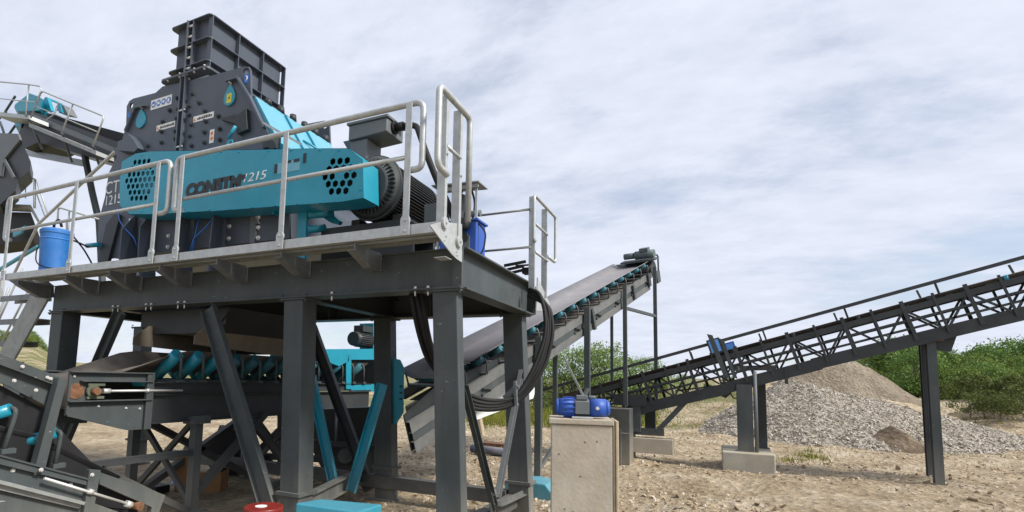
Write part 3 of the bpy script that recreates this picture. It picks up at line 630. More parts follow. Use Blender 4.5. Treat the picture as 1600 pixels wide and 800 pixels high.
# right end railing (runs away from the camera)
root = bpy.data.objects.new('railing', None); C.objects.link(root); root.parent = pf
X = XR + .012; zt = ZD + HR
ya, yb = ox(683, 200, X).y, ox(731, 260, X).y
p1, p2 = ox(697, 250, X).y, ox(719, 270, X).y
rail_tube([(X + .012, p1, ox(690, 268, X).z), (X + .012, ya, ox(686, 262, X).z), (X + .012, ya, zt), (X + .012, yb, zt), (X + .012, yb, ZD + .13)], root, 0.028, .07)
MB().tube([(X + .0, p1, ZD + .66), (X + .0, p2, ZD + .66)], 0.016).build('mid_rail', GALV, root)
for y, z0 in ((p1, ZD - .03), (p2, ZD - .12)):
    b = MB().box(X - .068, X + .008, y - .022, y + .022, z0, zt + .0); b.cyl((X - .01, y, z0 + .03), (X + .018, y, z0 + .03), .05, n=16)
    for dz in (.03, .62): b.bolt((X + .010 + (.008 if dz < .1 else 0), y, z0 + dz), (1, 0, 0), .011, .008)
    b.build('post', GALV, root, .002)
# rear right corner railing
root = bpy.data.objects.new('railing', None); C.objects.link(root); root.parent = pf
X = -1.86
y1, y2 = 6.03, 6.55
z1 = ox(829, 298, X).z; z0 = ox(838, 450, X).z
ye = ox(868, 340, X).y
rail_tube([(X, y1, z1 - .55), (X, y1 - .05, z1 - .55), (X, y1 - .05, z1), (X, ye, z1), (X, ye, z1 - .62), (X, y2, z1 - .62)], root, 0.02, .06)
for y in (y1, y2):
    MB().box(X - .075, X - .0, y - .012, y + .012, z0 - .05, z1).build('post', GALV, root, .002)
MB().tube([(X, y1, z1 - .34), (X, y2, z1 - .34)], .016).tube([(X, y1, z1 - .68), (X, y2, z1 - .68)], .016).build('mid_rail', GALV, root)
q1, q2 = oy(829, 327, 6.0), oy(748, 341, 6.0)
MB().tube([q1, (q2.x, 6.0, q1.z)], .014).build('mid_rail', GALVD, root)
q1 = oy(829, 386, 6.0); MB().tube([q1, (q2.x, 6.0, q1.z)], .014).build('mid_rail', GALVD, root)
MB().ext([(X - .03, 6.25, 2.86), (X - .03, 6.78, 2.62), (X - .03, 6.78, 2.50), (X - .03, 6.2, 2.45)], (-.012, 0, 0)).box(-3.4, X - .05, 6.36, 6.8, 2.62, 2.64).build('rear_bracket', GALV, pf)
# bolts on the beam flange
b = MB()
for px, py in ((520, 456), (650, 450), (670, 448), (230, 476), (238, 475), (280, 472), (290, 472), (178, 483), (186, 482)):
    q = oy(px, py, YF); b.bolt((q.x, YF - .012, ZB + .016), (0, 0, 1), .014, .016); b.cyl((q.x, YF - .012, ZB - .05), (q.x, YF - .012, ZB), .008, n=8)
b.build('flange_bolt', BOLT, pf)

# ------------------------------------------------------------------ impact crusher
FY = 4.80
cr_ = thing('impact_crusher', 'big slate grey impact crusher with turquoise belt guard and ribbed feed chute, on the platform', 'crusher')
outline = [(152, 406), (154, 345), (164, 308), (170, 270), (186, 238), (197, 195), (198, 166), (202, 158), (208, 154), (243, 145), (254, 135), (320, 121), (382, 104), (388, 104), (391, 109), (392, 152), (411, 195), (440, 240), (452, 300), (452, 372)]
pl = [oy(a, b_, FY) for a, b_ in outline]
og = V((-8.4, FY, 2.78))
def loc2(p): return (p.x - og.x, max(p.z, 2.79) - og.z)
hole = lambda px, py, r, n=16, Y=FY: (lambda c: [(c.x - og.x + r * math.cos(2 * math.pi * i / n), c.z - og.z + r * math.sin(2 * math.pi * i / n)) for i in range(n)])(oy(px, py, Y))
holed('side_plate', CRUSH, cr_, [loc2(p) for p in pl], [hole(205, 165, .045), hole(384, 112, .055)], og, X_, Z_, 0.03)
ogb = V((-8.4, 6.42, 2.78))
holed('side_plate', CRUSH, cr_, [loc2(p) for p in pl], [hole(205, 165, .045), hole(384, 112, .055)], ogb, X_, Z_, 0.03)
body = [V((p.x, FY + .031, p.z)) for p in [oy(a, b_, FY) for a, b_ in [(162, 400), (164, 345), (174, 308), (180, 270), (196, 238), (206, 195), (215, 180), (254, 152), (330, 140), (386, 152), (405, 195), (434, 240), (445, 300), (445, 368)]]]
MB().ext(body, (0, 1.55, 0)).build('housing', CRUSH, cr_, 0.004)
# raised border stiffeners on the front plate
def bar(pxs, w_, h_, m=CRUSH, name='stiffener', Y=FY, par=cr_):
    b = MB()
    for a, c in zip(pxs[:-1], pxs[1:]): b.beam(oy(*a, Y - h_ / 2), oy(*c, Y - h_ / 2), w_, h_, (0, 1, 0))
    return b.build(name, m, par, 0.003)
bar([(229, 165), (212, 169), (196, 205)], 0.022, 0.05); bar([(354, 127), (372, 122), (392, 155), (413, 200)], 0.03, 0.06)
# sloped turquoise hood on the right with its edge plate, and its continuation
hx = lambda px, py, Y: oy(px, py, Y)
b = MB()
h0, h1 = oy(392, 148, FY), oy(430, 226, FY)
y0, y1 = FY + .05, 6.38
zt_, zb_ = h0.z, h1.z
off = V((0.10, 0, 0.05))
b.add([(h0.x + .03, y0, zt_), (h1.x + .28, y0, zb_ - .35), (h1.x + .28, y1, zb_ - .35), (h0.x + .03, y1, zt_), (h0.x - .15, y0, zt_ - .05), (h1.x - .3, y0, zb_ - .35), (h1.x - .3, y1, zb_ - .35), (h0.x - .15, y1, zt_ - .05)],
      [(0, 1, 2, 3), (7, 6, 5, 4), (0, 3, 7, 4), (1, 5, 6, 2), (0, 4, 5, 1), (2, 6, 7, 3)])
hood = b.build('hood', TEALP, cr_, 0.006)
n_ = (V((h1.x + .28 - h0.x - .03, 0, zb_ - .35 - zt_))).normalized(); nn = V((-n_.z, 0, n_.x)); 
b = MB(); base = V((h0.x + .03, 0, zt_))
for yy in (5.35, 5.75): b.prof(base + Y_ * yy + n_ * .05 + nn * .012, base + Y_ * yy + n_ * 1.15 + nn * .012, [(-.006, -.01), (.006, -.01), (.006, .02), (-.006, .02)], nn)
b.build('hood_seam', TEAL, hood)
b = MB(); c0 = base + n_ * .45 + nn * .006 + Y_ * 5.5
b.tube([c0, c0 + n_ * .12 + Y_ * .2 + nn * .06, c0 + n_ * .3 + Y_ * .3], .016, 8, .08); b.cyl(c0 + n_ * .3 + Y_ * .1, c0 + n_ * .3 + Y_ * .1 + nn * .05, .05); b.tube([c0 + n_ * .35, c0 + n_ * .6 + Y_ * .15 + nn * .03, c0 + n_ * .75], .016, 8, .08)
b.build('hood_latch', TEAL, hood)
b = MB()
for i in range(6): p = V((h0.x + .0, 5.1 + i * .24, zt_ + .03)); b.cyl(p - Z_ * .03, p + Z_ * .06, .055, .045, 12)
b.build('hinge_lug', DARK, hood)
b = MB().add([tuple(base + Y_ * y1 + n_ * a + nn * c) for a, c in ((.7, .01), (1.12, .01), (.95, .30))] + [tuple(base + Y_ * (y1 - .5) + n_ * a + nn * c) for a, c in ((.7, .01), (1.12, .01), (.95, .03))], [(0, 1, 2), (5, 4, 3), (0, 3, 4, 1), (1, 4, 5, 2), (2, 5, 3, 0)])
b.build('hood_rib', WTXT, hood)
lg = oy(391, 109, FY)
b = None
cx3, cz3 = -5.05, 5.15
holed('lifting_lug', CRUSH, cr_, [(0, 0), (.62, -.95), (.62, -.06), (.56, .0)], [[(.50 + .05 * math.cos(t * .524), -.16 + .05 * math.sin(t * .524)) for t in range(12)]], (cx3 - .05, 6.46, cz3 + .10), X_, Z_, 0.03)
# light edge strip and lower turquoise triangle under the hood
MB().beam(oy(408, 190, FY - .03), oy(470, 225, FY - .03), .03, .03, (0, 1, 0)).build('edge_strip', GALV, hood)
MB().ext([oy(424, 214, FY - .02), oy(452, 232, FY - .02), oy(480, 250, FY - .02), oy(424, 250, FY - .02)], (0, .4, 0)).build('hood_cheek', TEAL, hood)
b = MB().box(oy(415, 215, FY - .1).x, oy(430, 215, FY - .1).x, FY - .14, FY, oy(420, 232, FY - .1).z, oy(420, 213, FY - .1).z); b.cyl(oy(424, 226, FY - .16), oy(424, 226, FY - .1), .05)
b.build('hinge_block', DARK, hood)
# centre split flange with bolts
b = MB(); xc = oy(290, 150, FY).x
for dx in (-.075, .02): b.box(xc + dx, xc + dx + .016, FY - .055, FY - .001, 3.9, 5.80)
b.build('split_flange', CRUSH, cr_, .002)
b = MB()
for z in (5.77, 5.25, 4.72, 4.2): b.box(xc - .09, xc + .06, FY - .045, FY - .03, z, z + .02)
b.build('flange_bolt', BOLT, cr_)
# bolt heads of the wear liners
b = MB(); random.seed(3)
for px, py in ((301, 147), (296, 166), (312, 161), (296, 180), (321, 174), (322, 190), (299, 195), (320, 207), (344, 202), (278, 154), (266, 173), (277, 186), (255, 191), (253, 206), (275, 206), (232, 228), (253, 223), (275, 218), (297, 213), (320, 223), (344, 219), (362, 187), (383, 205), (279, 172), (300, 228), (342, 182)):
    b.bolt(oy(px, py, FY), (0, -1, 0), .024, .03)
b.build('liner_bolt', DARK, cr_)
# drop shaped inspection covers
def drop(name, px, py, inner):
    c = oy(px, py, FY - .002); r = .105
    ring = [(r * math.sin(t) * (1 if math.cos(t) < 0.2 else 1 - .55 * (math.cos(t) - .2)), r * math.cos(t) * (1 if math.cos(t) < 0 else 1.75)) for t in [2 * math.pi * i / 28 for i in range(28)]]
    o = MB().ext([c + X_ * a + Z_ * b_ for a, b_ in ring], (0, -.02, 0)).build(name, TEAL, cr_, .002)
    MB().bolt(c + Z_ * .21 - Y_ * .0, (0, -1, 0), .014, .03).build('pivot_bolt', BOLT, o)
    if inner:
        MB().box(c.x - .045, c.x + .045, c.y - .023, c.y - .0205, c.z - .07, c.z + .06).build('sticker', YEL, o)
        MB().ext([V((c.x + a, c.y - .0235, c.z - .005 + b_)) for a, b_ in ((-.02, -.035), (.0, -.01), (-.015, .0), (.018, .04), (.005, .008), (.02, .0))], (0, -.001, 0)).build('spark_mark', BTXT, o)
drop('inspection_cover', 221, 190, False); drop('inspection_cover', 360, 154, True)
# stickers
def sticker(pxc, pyc, w_, h_, m, name='sticker', Y=FY - .003):
    c = oy(pxc, pyc, Y); return MB().box(c.x - w_ / 2, c.x + w_ / 2, Y - .002, Y, c.z - h_ / 2, c.z + h_ / 2).build(name, m, cr_), c
o, c = sticker(252, 160, .46, .15, WHITE, 'pictogram_sign')
for i in range(4):
    cc = V((c.x - .165 + i * .11, FY - .0055, c.z)); MB().cyl(cc, cc - Y_ * .002, .047, n=20).build('pictogram', SBLUE, o)
    b = MB(); q = cc - Y_ * .0025
    if i == 0: b.ext([q + X_ * a + Z_ * d for a, d in ((-.03, .015), (-.02, -.02), (.0, -.03), (.02, -.02), (.03, .015), (0, .0))], (0, -.001, 0))
    elif i == 1: b.box(q.x - .025, q.x + .025, q.y - .001, q.y, q.z - .02, q.z + .02)
    elif i == 2: b.cyl(q, q - Y_ * .001, .024, n=14)
    else: b.ext([q + X_ * a + Z_ * d for a, d in ((-.018, -.03), (.018, -.03), (.022, .01), (0, .034), (-.022, .01))], (0, -.001, 0))
    b.build('pictogram_symbol', WHITE, o)
for (a, b_) in ((259, 197), (318, 183)):
    o, c = sticker(a, b_, .40, .085, WHITE, 'warning_sticker')
    MB().ext([V((c.x - .17 + u, FY - .0065, c.z + v)) for u, v in ((-.022, -.028), (.022, -.028), (0, .03))], (0, -.001, 0)).build('warning_triangle', ORANGE, o)
    b = MB(); xx = c.x - .12
    while xx < c.x + .17: wd = random.uniform(.014, .03); b.box(xx, xx + wd, FY - .0065, FY - .0055, c.z - .02, c.z + random.uniform(.008, .022)); xx += wd + .009
    b.build('sticker_print', BTXT, o)
o, c = sticker(331, 213, .085, .19, WHITE, 'warning_sticker')
b = MB(); [b.cyl(V((c.x, FY - .0055, c.z + d)), V((c.x, FY - .0065, c.z + d)), .028, n=14) for d in (.04, -.03)]; b.build('warning_triangle', ORANGE, o)
sticker(385, 123, .075, .12, SBLUE, 'hoist_mark'); sticker(201, 180, .05, .08, SBLUE, 'hoist_mark')
c = oy(385, 123, FY); b = MB().tube([c + V((-.005, -.007, .035)), c + V((.02, -.007, .02)), c + V((.018, -.007, -.01)), c + V((-.01, -.007, -.04))], .006, 6); b.build('hook_symbol', WHITE, cr_)
# machine number on the left of the plate
p = oy(163.5, 304, FY - .003); text('machine_number', 'CTI', WTXT, cr_, p, X_, Z_, .27, .003, .98)
p = oy(162.5, 321.5, FY - .003); text('machine_number', '1215', WTXT, cr_, p, X_, Z_, .21, .003, 1.0)
# brackets at the rotor shaft level
b = MB()
b.ext([oy(196, 226, FY), oy(205, 223, FY), oy(212, 214, FY), oy(220, 222, FY), oy(228, 236, FY), oy(222, 242, FY), oy(196, 240, FY)], (0, -.12, 0)); b.build('bearing_bracket', CRUSH, cr_, .003)
b = MB(); 
b.ext([oy(352, 190, FY), oy(372, 186, FY), oy(390, 172, FY), oy(392, 205, FY), oy(376, 212, FY), oy(372, 196, FY)], (0, -.06, 0)); b.box(oy(352, 190, FY).x, oy(375, 190, FY).x, FY - .06, FY, oy(352, 191, FY).z, oy(352, 187, FY).z)
b.build('bearing_bracket', DARK, cr_, .003)
MB().cyl(oy(357, 216, FY - .1), oy(368, 197, FY - .1), .022).build('hydraulic_ram', TEAL, cr_)
# lower body behind the guard: feet, ribs, curved cheek
b = MB()
for px0, px1 in ((212, 222), (240, 250), (300, 306), (352, 356)): b.ext([V((oy(px0, 345, FY).x, FY, 3.9)), V((oy(px0, 345, FY).x, FY - .2, 3.6)), V((oy(px1, 345, FY).x, FY - .28, 2.80)), V((oy(px1, 345, FY).x, FY, 2.80))], (0.02, 0, 0))
b.box(-8.0, -4.5, FY - .30, FY, 2.785, 2.83)
b.build('foot_rib', CRUSH, cr_, .002)
b = MB()
for px, py in ((205, 344), (204, 360), (202, 378), (201, 394), (360, 337), (335, 358), (359, 354), (334, 376), (358, 373), (264, 369), (263, 386), (404, 340), (404, 356), (404, 372)): b.bolt(oy(px, py, FY - .001), (0, -1, 0), .022, .02)
b.build('liner_bolt', BOLT, cr_)
q = [oy(391, 335, FY - .03), oy(400, 350, FY - .03), oy(392, 372, FY - .03), oy(390, 380, FY - .03)]
MB().ext([q[0], q[0] + X_ * .06, q[1] + X_ * .05, q[1], q[3] + X_ * .08, q[3]], (0, .03, 0)).build('cheek_rib', MOTOR, cr_)
MB().ext([oy(150, 420, FY - .05), oy(165, 420, FY - .05), oy(185, 345, FY - .05), oy(186, 335, FY - .05), oy(178, 335, FY - .05), oy(166, 350, FY - .05)], (0, .05, 0)).build('corner_rib', DARK, cr_)
# blue hoses
b = MB()
b.tube([oy(184, 325, 4.7), oy(187, 345, 4.66), oy(196, 358, 4.64), oy(210, 372, 4.66), oy(214, 385, 4.7)], .009, 8, .05)
b.tube([oy(337, 335, 4.66), oy(322, 355, 4.64), oy(303, 372, 4.64), oy(297, 392, 4.66)], .009, 8, .05); b.tube([oy(312, 338, 4.68), oy(306, 362, 4.66), oy(300, 395, 4.66)], .009, 8, .05)
b.build('hydraulic_hose', SBLUE, cr_)
# belt guard
GY = 4.45
gpx = [(187, 321), (187, 280), (190, 252), (200, 246), (212, 240), (238, 236), (270, 235.5), (378, 234), (474, 232), (544, 231.5), (567, 250), (568, 309), (535, 315), (436, 322), (330, 330), (241, 335), (202, 335)]
gp = [oy(a, b_, GY) for a, b_ in gpx]; go = V((-7.6, GY, 3.2))
def gl(px, py): p = oy(px, py, GY); return (p.x - go.x, p.z - go.z)
def hexes(pts, r):
    o = []
    for px, py in pts:
        c = gl(px, py); o.append([(c[0] + r * math.cos(math.pi / 3 * i + math.pi / 6), c[1] + r * math.sin(math.pi / 3 * i + math.pi / 6)) for i in range(6)])
    return o
def hexcluster(cpx, cpy, rows, cols, step, r, rad, skip=0.0, slope=0):
    c = gl(cpx, cpy); o = []
    for i in range(-rows, rows + 1):
        for j in range(-cols, cols + 1):
            dx, dz = (j + (.5 if i % 2 else 0)) * step, i * step * .866
            if math.hypot(dx, dz) > rad or math.hypot(dx, dz) < skip: continue
            dz += dx * slope
            o.append([(c[0] + dx + r * math.cos(math.pi / 3 * k + math.pi / 6), c[1] + dz + r * math.sin(math.pi / 3 * k + math.pi / 6)) for k in range(6)])
    return o
sl = (gp[9].z - gp[6].z) / (gp[9].x - gp[6].x) * .6
hA = hexcluster(219, 281, 4, 4, .098, .040, .31, 0, sl); hB = hexcluster(530, 275, 2, 3, .096, .041, .215, 0.05, sl)
guard = holed('belt_guard', TEAL, cr_, [(p.x - go.x, p.z - go.z) for p in gp], hA + hB, go, X_, Z_, 0.006)
b = MB(); n = len(gp)
for i in range(n):
    a, c = gp[i], gp[(i + 1) % n]
    if i in (11, 12): 
        pass
    b.add([a, c, c + Y_ * .29, a + Y_ * .29], [(0, 3, 2, 1)] if False else [(0, 1, 2, 3)])
b.build('guard_rim', TEAL, guard, solid=0.004)
MB().ext([p + Y_ * .285 + X_ * 0 for p in gp], (0, .006, 0)).build('guard_back', DARK, guard)
b = MB()
for px, py in ((222, 242), (317, 237), (345, 237), (373, 237), (420, 235.5), (455, 234.5), (500, 234), (530, 234), (562, 256), (563, 296), (500, 316), (465, 318), (430, 320.5), (395, 323.5), (360, 326), (328, 327), (295, 330), (222, 330), (260, 333)): b.bolt(oy(px, py, GY), (0, -1, 0), .010, .010)
b.build('guard_bolt', TEAL, guard)
# hidden pulleys seen through the holes
pc = oy(222, 285, 4.62); MB().cyl(pc + X_ * .08, pc + Y_ * .1 + X_ * .08, .17, n=32).build('pulley', TEALP, guard)
# lifting eye on the guard
c = oy(357, 232, GY + .0); ring = [(-.10, 0), (-.08, .05), (-.055, .06), (-.04, .10), (0, .12), (.045, .11), (.06, .06), (.08, .05), (.10, 0)]
holed('lifting_eye', TEAL, guard, ring, [[(.02 + .028 * math.cos(t * .524), .055 + .04 * math.sin(t * .524)) for t in range(12)]], c + Y_ * .006, X_, Z_, .012)
# lettering cut in the guard
p0, p1 = oy(290, 305.5, GY - .003), oy(372, 291, GY - .003)
ax = (p1 - p0).normalized(); ax.y = 0
text('lettering', 'CONSTM', BTXT, guard, p0 - Z_ * .015, ax, Z_, .215, .002, 1.07, .018, .06)
p0 = oy(377, 282, GY - .003); text('lettering', '1215', WTXT, guard, p0 - Z_ * .03, ax, Z_, .15, .0035, 1.3, 0, .2)
b = MB()
def gbox(x0, y0, x1, y1, m_=None): a, c = oy(x0, y0, GY - .0035), oy(x1, y1, GY - .0035); b.box(min(a.x, c.x), max(a.x, c.x), GY - .005, GY - .003, min(a.z, c.z), max(a.z, c.z))
gbox(429, 257, 433, 270); gbox(449, 251, 455, 254); gbox(459, 249, 468, 252); gbox(474, 240, 478, 254)
gbox(269, 289, 271, 320); gbox(271, 318, 282, 320); gbox(376, 274, 384, 279)
b.ext([oy(271, 290, GY - .0035), oy(274, 290, GY - .0035), oy(281, 303, GY - .0035), oy(278, 303, GY - .0035)], (0, -.0015, 0))
b.build('emblem_stroke', BTXT, guard)
b = MB(); a, c = oy(434, 254, GY - .003), oy(468, 268, GY - .003); b.box(a.x, c.x, GY - .0028, GY - .001, c.z + .02, a.z - .01); b.build('lettering_panel', TEALP, guard)
# feed chute on top
hx0, hx1, hy0, hy1, hz0, hz1 = -7.05, -6.19, FY + .0, 6.32, 5.80, 6.63
ch = MB(); ins = .085
ch.box(hx0 + ins, hx1 - ins, hy0 + ins, hy0 + ins + .012, hz0, hz1 - .004); ch.box(hx0 + ins, hx1 - ins, hy1 - ins - .012, hy1 - ins, hz0, hz1 - .004)
ch.box(hx0 + ins, hx0 + ins + .012, hy0 + ins + .0125, hy1 - ins - .0125, hz0, hz1 - .004); ch.box(hx1 - ins - .012, hx1 - ins, hy0 + ins + .0125, hy1 - ins - .0125, hz0, hz1 - .004)
feed = ch.build('feed_chute', CRUSH, cr_)
def ring_flange(z, t=.014, e=0.0):
    rc = .07; o = []; x0, x1, y0, y1 = hx0 - e, hx1 + e, hy0 - e, hy1 + e
    for cx_0, cy_0, a0 in ((x1 - rc, y0 + rc, -90), (x1 - rc, y1 - rc, 0), (x0 + rc, y1 - rc, 90), (x0 + rc, y0 + rc, 180)):
        for k in range(5): a_ = R(a0 + k * 22.5); o.append((cx_0 + rc * math.cos(a_), cy_0 + rc * math.sin(a_)))
    ii = ins + .012; inner = [(hx0 + ii, hy0 + ii), (hx1 - ii, hy0 + ii), (hx1 - ii, hy1 - ii), (hx0 + ii, hy1 - ii)]
    holed('chute_rib', CRUSH, feed, o, [inner], (0, 0, z), X_, Y_, t)
for z in (hz1, hz1 - .34, hz1 - .68): ring_flange(z)
ring_flange(hz0 + .01, .03, .06)
for i in range(4):
    y = hy0 + .05 + (hy1 - hy0 - .1) * i / 3
    MB().box(hx1 - ins, hx1 - .004, y - .007, y + .007, hz0 + .03, hz1 - .015).build('chute_rib', CRUSH, feed)
xm = oy(290, 100, FY).x
MB().box(xm - .010, xm + .006, hy0 - .02, hy0 + ins, hz0 - .05, hz1 + .0).box(xm + .09, xm + .11, hy0 - .002, hy0 + ins, hz0 + .03, hz1 - .016).build('chute_rib', CRUSH, feed)
b = MB()
for k in range(6): z = hz1 - .09 - k * .16; b.cyl((xm + .0, hy0 + .01, z), (xm + .09, hy0 + .01, z), .016, n=8)
for dx in (-.3, -.05, .25, .45): b.cyl((xm + dx, hy0 - .04, hz0 - .04), (xm + dx, hy0 - .04, hz0 + .03), .014, n=8)
b.build('chute_bolt', BOLT, feed)
# discharge skirts below the frame
b = MB()
sk = thing('discharge_chute', 'dust coated steel discharge chute hanging below the crusher over the belt', 'chute')
for X, s in ((-5.50, 1), (-6.62, -1)):
    MB().ext([(X, 4.55, 2.20), (X, 4.35, 2.04), (X, 4.35, 1.94), (X, 6.0, 1.86), (X, 6.0, 2.16), (X, 4.62, 2.20)], (0.012 * s, 0, 0)).build('skirt_plate', TAN, sk)
    MB().ext([(X - .02 * s, 4.66, 2.17), (X - .02 * s, 6.0, 2.15), (X - .02 * s, 6.0, 2.40), (X - .02 * s, 4.66, 2.40)], (0.012 * s, 0, 0)).build('upper_plate', RUB, sk)
    m_ = MB(); X2 = X + .013 * s
    for y in (4.55, 4.8, 5.1, 5.4, 5.7): m_.bolt((X2, y, 2.15 if y > 4.6 else 2.12), (s, 0, 0), .016)
    m_.build('skirt_bolt', BOLT, sk)
MB().box(-6.9, -5.3, 4.62, 4.64, 2.20, 2.40).box(-6.6, -5.5, 5.98, 6.0, 1.9, 2.38).build('end_plate', DARK, sk)
MB().ext([(-6.9, 4.6, 2.4), (-5.2, 4.6, 2.4), (-5.5, 4.6, 2.1), (-6.6, 4.6, 2.1)], (0, 1.35, 0)).build('hopper_bottom', DARK, sk)
# ------------------------------------------------------------------ drive motor
mo = thing('electric_motor', 'large finned charcoal electric motor behind the right end of the turquoise belt guard', 'motor')
m0 = oy(570, 291, 4.78) + X_ * .06; mr = .365; ML = 1.0
b = MB(); A_ = m0; B_ = m0 + Y_ * ML
b.cyl(A_ + Y_ * .10, B_ - Y_ * .03, mr * .80, n=48)
for k in range(64):
    t = 2 * math.pi * k / 64; d = V((math.cos(t), 0, math.sin(t))); s_ = V((-math.sin(t), 0, math.cos(t)))
    b.obox(A_ + Y_ * (.12 + (ML - .18) / 2) + d * mr * .87, Y_ * ((ML - .2) / 2), d * mr * .10, s_ * .004)
mb_ = b.build('finned_body', MOTORD, mo)
b = MB(); b.cyl(A_ - Y_ * .02, A_ + Y_ * .03, mr * .62, mr * .80, 40); b.cyl(A_ + Y_ * .03, A_ + Y_ * .07, mr * .80, mr * 1.0, 40); b.cyl(A_ + Y_ * .07, A_ + Y_ * .10, mr * 1.02, mr * 1.04, 40); b.cyl(A_ + Y_ * .10, A_ + Y_ * .13, mr * 1.04, mr * 1.0, 40); b.cyl(A_ + Y_ * .12, A_ + Y_ * .17, mr * .97, mr * .86, 40)
for k in range(40):
    t = 2 * math.pi * k / 40; d = V((math.cos(t), 0, math.sin(t))); s_ = V((-math.sin(t), 0, math.cos(t)))
    b.obox(A_ + Y_ * .03 + d * mr * .76, Y_ * .035, d * mr * .11, s_ * .0035)
b.build('end_bell', BELL, mo)
MB().cyl(B_ - Y_ * .03, B_ + Y_ * .02, mr * .97, mr * .97, 48).cyl(B_ + Y_ * .02, B_ + Y_ * .2, mr * .97, mr * .9, 48).build('fan_cowl', MOTORD, mo)
b = MB()
for s_ in (-1, 1): b.box(m0.x + s_ * .28 - .06, m0.x + s_ * .28 + .06, m0.y + .15, m0.y + .85, m0.z - mr * 1.05, m0.z - mr * .86)
b.build('motor_foot', MOTORD, mo, .01)
MB().box(m0.x - .75, m0.x + .42, m0.y + .12, m0.y + 1.05, m0.z - mr * 1.05 - .09, m0.z - mr * 1.05 - .002).box(m0.x - .40, m0.x + .40, m0.y + .3, m0.y + .36, 2.79, m0.z - mr * 1.05 - .091).box(m0.x - .40, m0.x + .40, m0.y + .8, m0.y + .86, 2.79, m0.z - mr * 1.05 - .091).build('motor_base', DARK, mo, .004)
# terminal box
tY = 4.92
a, c = oy(545, 197, tY), oy(605, 183, tY); zl = oy(543, 220, tY).z
x0, x1 = a.x, c.x; ztp = (a.z + c.z) / 2; yb = tY + .36
b = MB(); b.add([(x0, tY, zl), (x1 - .0, tY, zl + .02), (x1, tY, ztp), (x0, tY, ztp), (x0, yb, zl), (x1, yb, zl + .02), (x1, yb, ztp), (x0, yb, ztp)],
 [(0, 1, 2, 3), (5, 4, 7, 6), (1, 5, 6, 2), (4, 0, 3, 7), (3, 2, 6, 7), (4, 5, 1, 0)])
tb = b.build('terminal_box', MOTOR, mo, .012)
MB().box(x0 - .02, x1 + .02, tY - .02, yb + .02, ztp + .001, ztp + .035).box(x0 + .02, x1 - .02, tY + .02, yb - .02, ztp + .036, ztp + .05).build('box_lid', MOTOR, tb, .008)
MB().box(x0 + .01, x0 + .25, tY + .03, yb - .03, m0.z + mr * .72, zl - .001).build('box_neck', MOTOR, tb, .01)
g = V((x1, tY + .15, (zl + ztp) / 2 + .03))
b = MB(); b.cyl(g, g + X_ * .03, .075, n=18); b.cyl(g + X_ * .03, g + X_ * .13, .05, n=14); b.cyl(g + V((.0, .13, .05)), g + V((.07, .13, .05)), .03, n=12); b.build('cable_gland', RUB, tb)
pc_ = thing('motor_cable', 'thick black power cable curving from the motor terminal box down behind the railing', 'cable')
e1 = dp(668, 245, 5.75); e2 = dp(684, 285, 5.7); e3 = dp(700, 318, 5.7); e4 = dp(712, 350, 5.8); e5 = dp(716, 372, 5.9)
o = MB().tube([g + X_ * .12, g + X_ * .30 - Z_ * .02, e1, e2, e3, e4, e5], .035, 12, .2, 6).build('cable_sheath', CABLE, pc_)
# turquoise struts and cylinders under guard
hs = thing('hydraulic_struts', 'turquoise hydraulic cylinders and bracket under the belt guard beside the motor', 'hydraulics')
b = MB(); b.box(oy(465, 340, 4.7).x, oy(479, 340, 4.7).x, 4.70, 4.74, 2.885, oy(460, 331, 4.7).z); b.box(oy(433, 325, 4.68).x, oy(436, 325, 4.68).x, 4.6, 4.7, oy(435, 337, 4.68).z, oy(435, 322, 4.68).z); b.build('strut_bracket', TEAL, hs, .004)
MB().cyl(oy(481, 336, 4.72), oy(522, 333, 4.9), .045).build('cylinder', TEAL, hs)
MB().cyl(oy(480, 359, 4.72), oy(508, 356, 4.9), .045).build('cylinder', TEAL, hs)
MB().ext([oy(505, 340, 4.95), oy(520, 336, 4.95), oy(531, 345, 4.95), oy(528, 350, 4.95), oy(515, 347, 4.95)], (0, .06, 0)).build('clevis', TEAL, hs)
MB().box(-4.7, -3.5, 5.6, 5.65, 2.79, 3.42).build('back_plate', DARK, hs)

# ------------------------------------------------------------------ generic inclined conveyor frame: origin on the near belt edge
def frame_axes(d, sgn=1):
    d = d.normalized(); s_ = V((-d.y, d.x, 0)).normalized() * sgn; u = s_.cross(d) if sgn < 0 else d.cross(s_); u = u if u.z > 0 else -u
    return d, s_, u
# ---- conveyor 1: rises away behind the platform to the centre of the picture
P1 = dp(732, 567, 7.0); P2 = dp(1000, 416, 12.3)
d1, s1, u1 = frame_axes(P2 - P1)
W1 = .95; LEN = (P2 - P1).length
t0 = -.35; tE = LEN + .85
c1 = thing('rising_belt_conveyor', 'long rising conveyor with pale grey belt, turquoise rollers and drive head on tall posts', 'conveyor')
def c1p(t, s, u): return P1 + d1 * t + s1 * s + u1 * u
rows = []
for t in (t0, tE): rows.append([c1p(t, s, u) for s, u in ((0, 0), (.22, -.10), (W1 - .22, -.10), (W1, 0))])
MB().strip(rows).build('belt', BELT, c1, solid=.012)
b = MB()
b.strip([[c1p(t, s, -.42) for s in (.1, W1 - .1)] for t in (t0, tE)]); b.build('return_belt', BELTD, c1, solid=.01)
for s, f in ((-.02, -1), (W1 + .02, 1)):
    MB().chan(c1p(t0 - (.95 if f < 0 else 0), s, -.34), c1p(tE, s, -.34), .05, .14, .008, u1, f).chan(c1p(t0 - (.95 if f < 0 else 0), s, -.58), c1p(tE - .4, s, -.58), .06, .13, .008, u1, f).build('side_frame', FRM, c1)
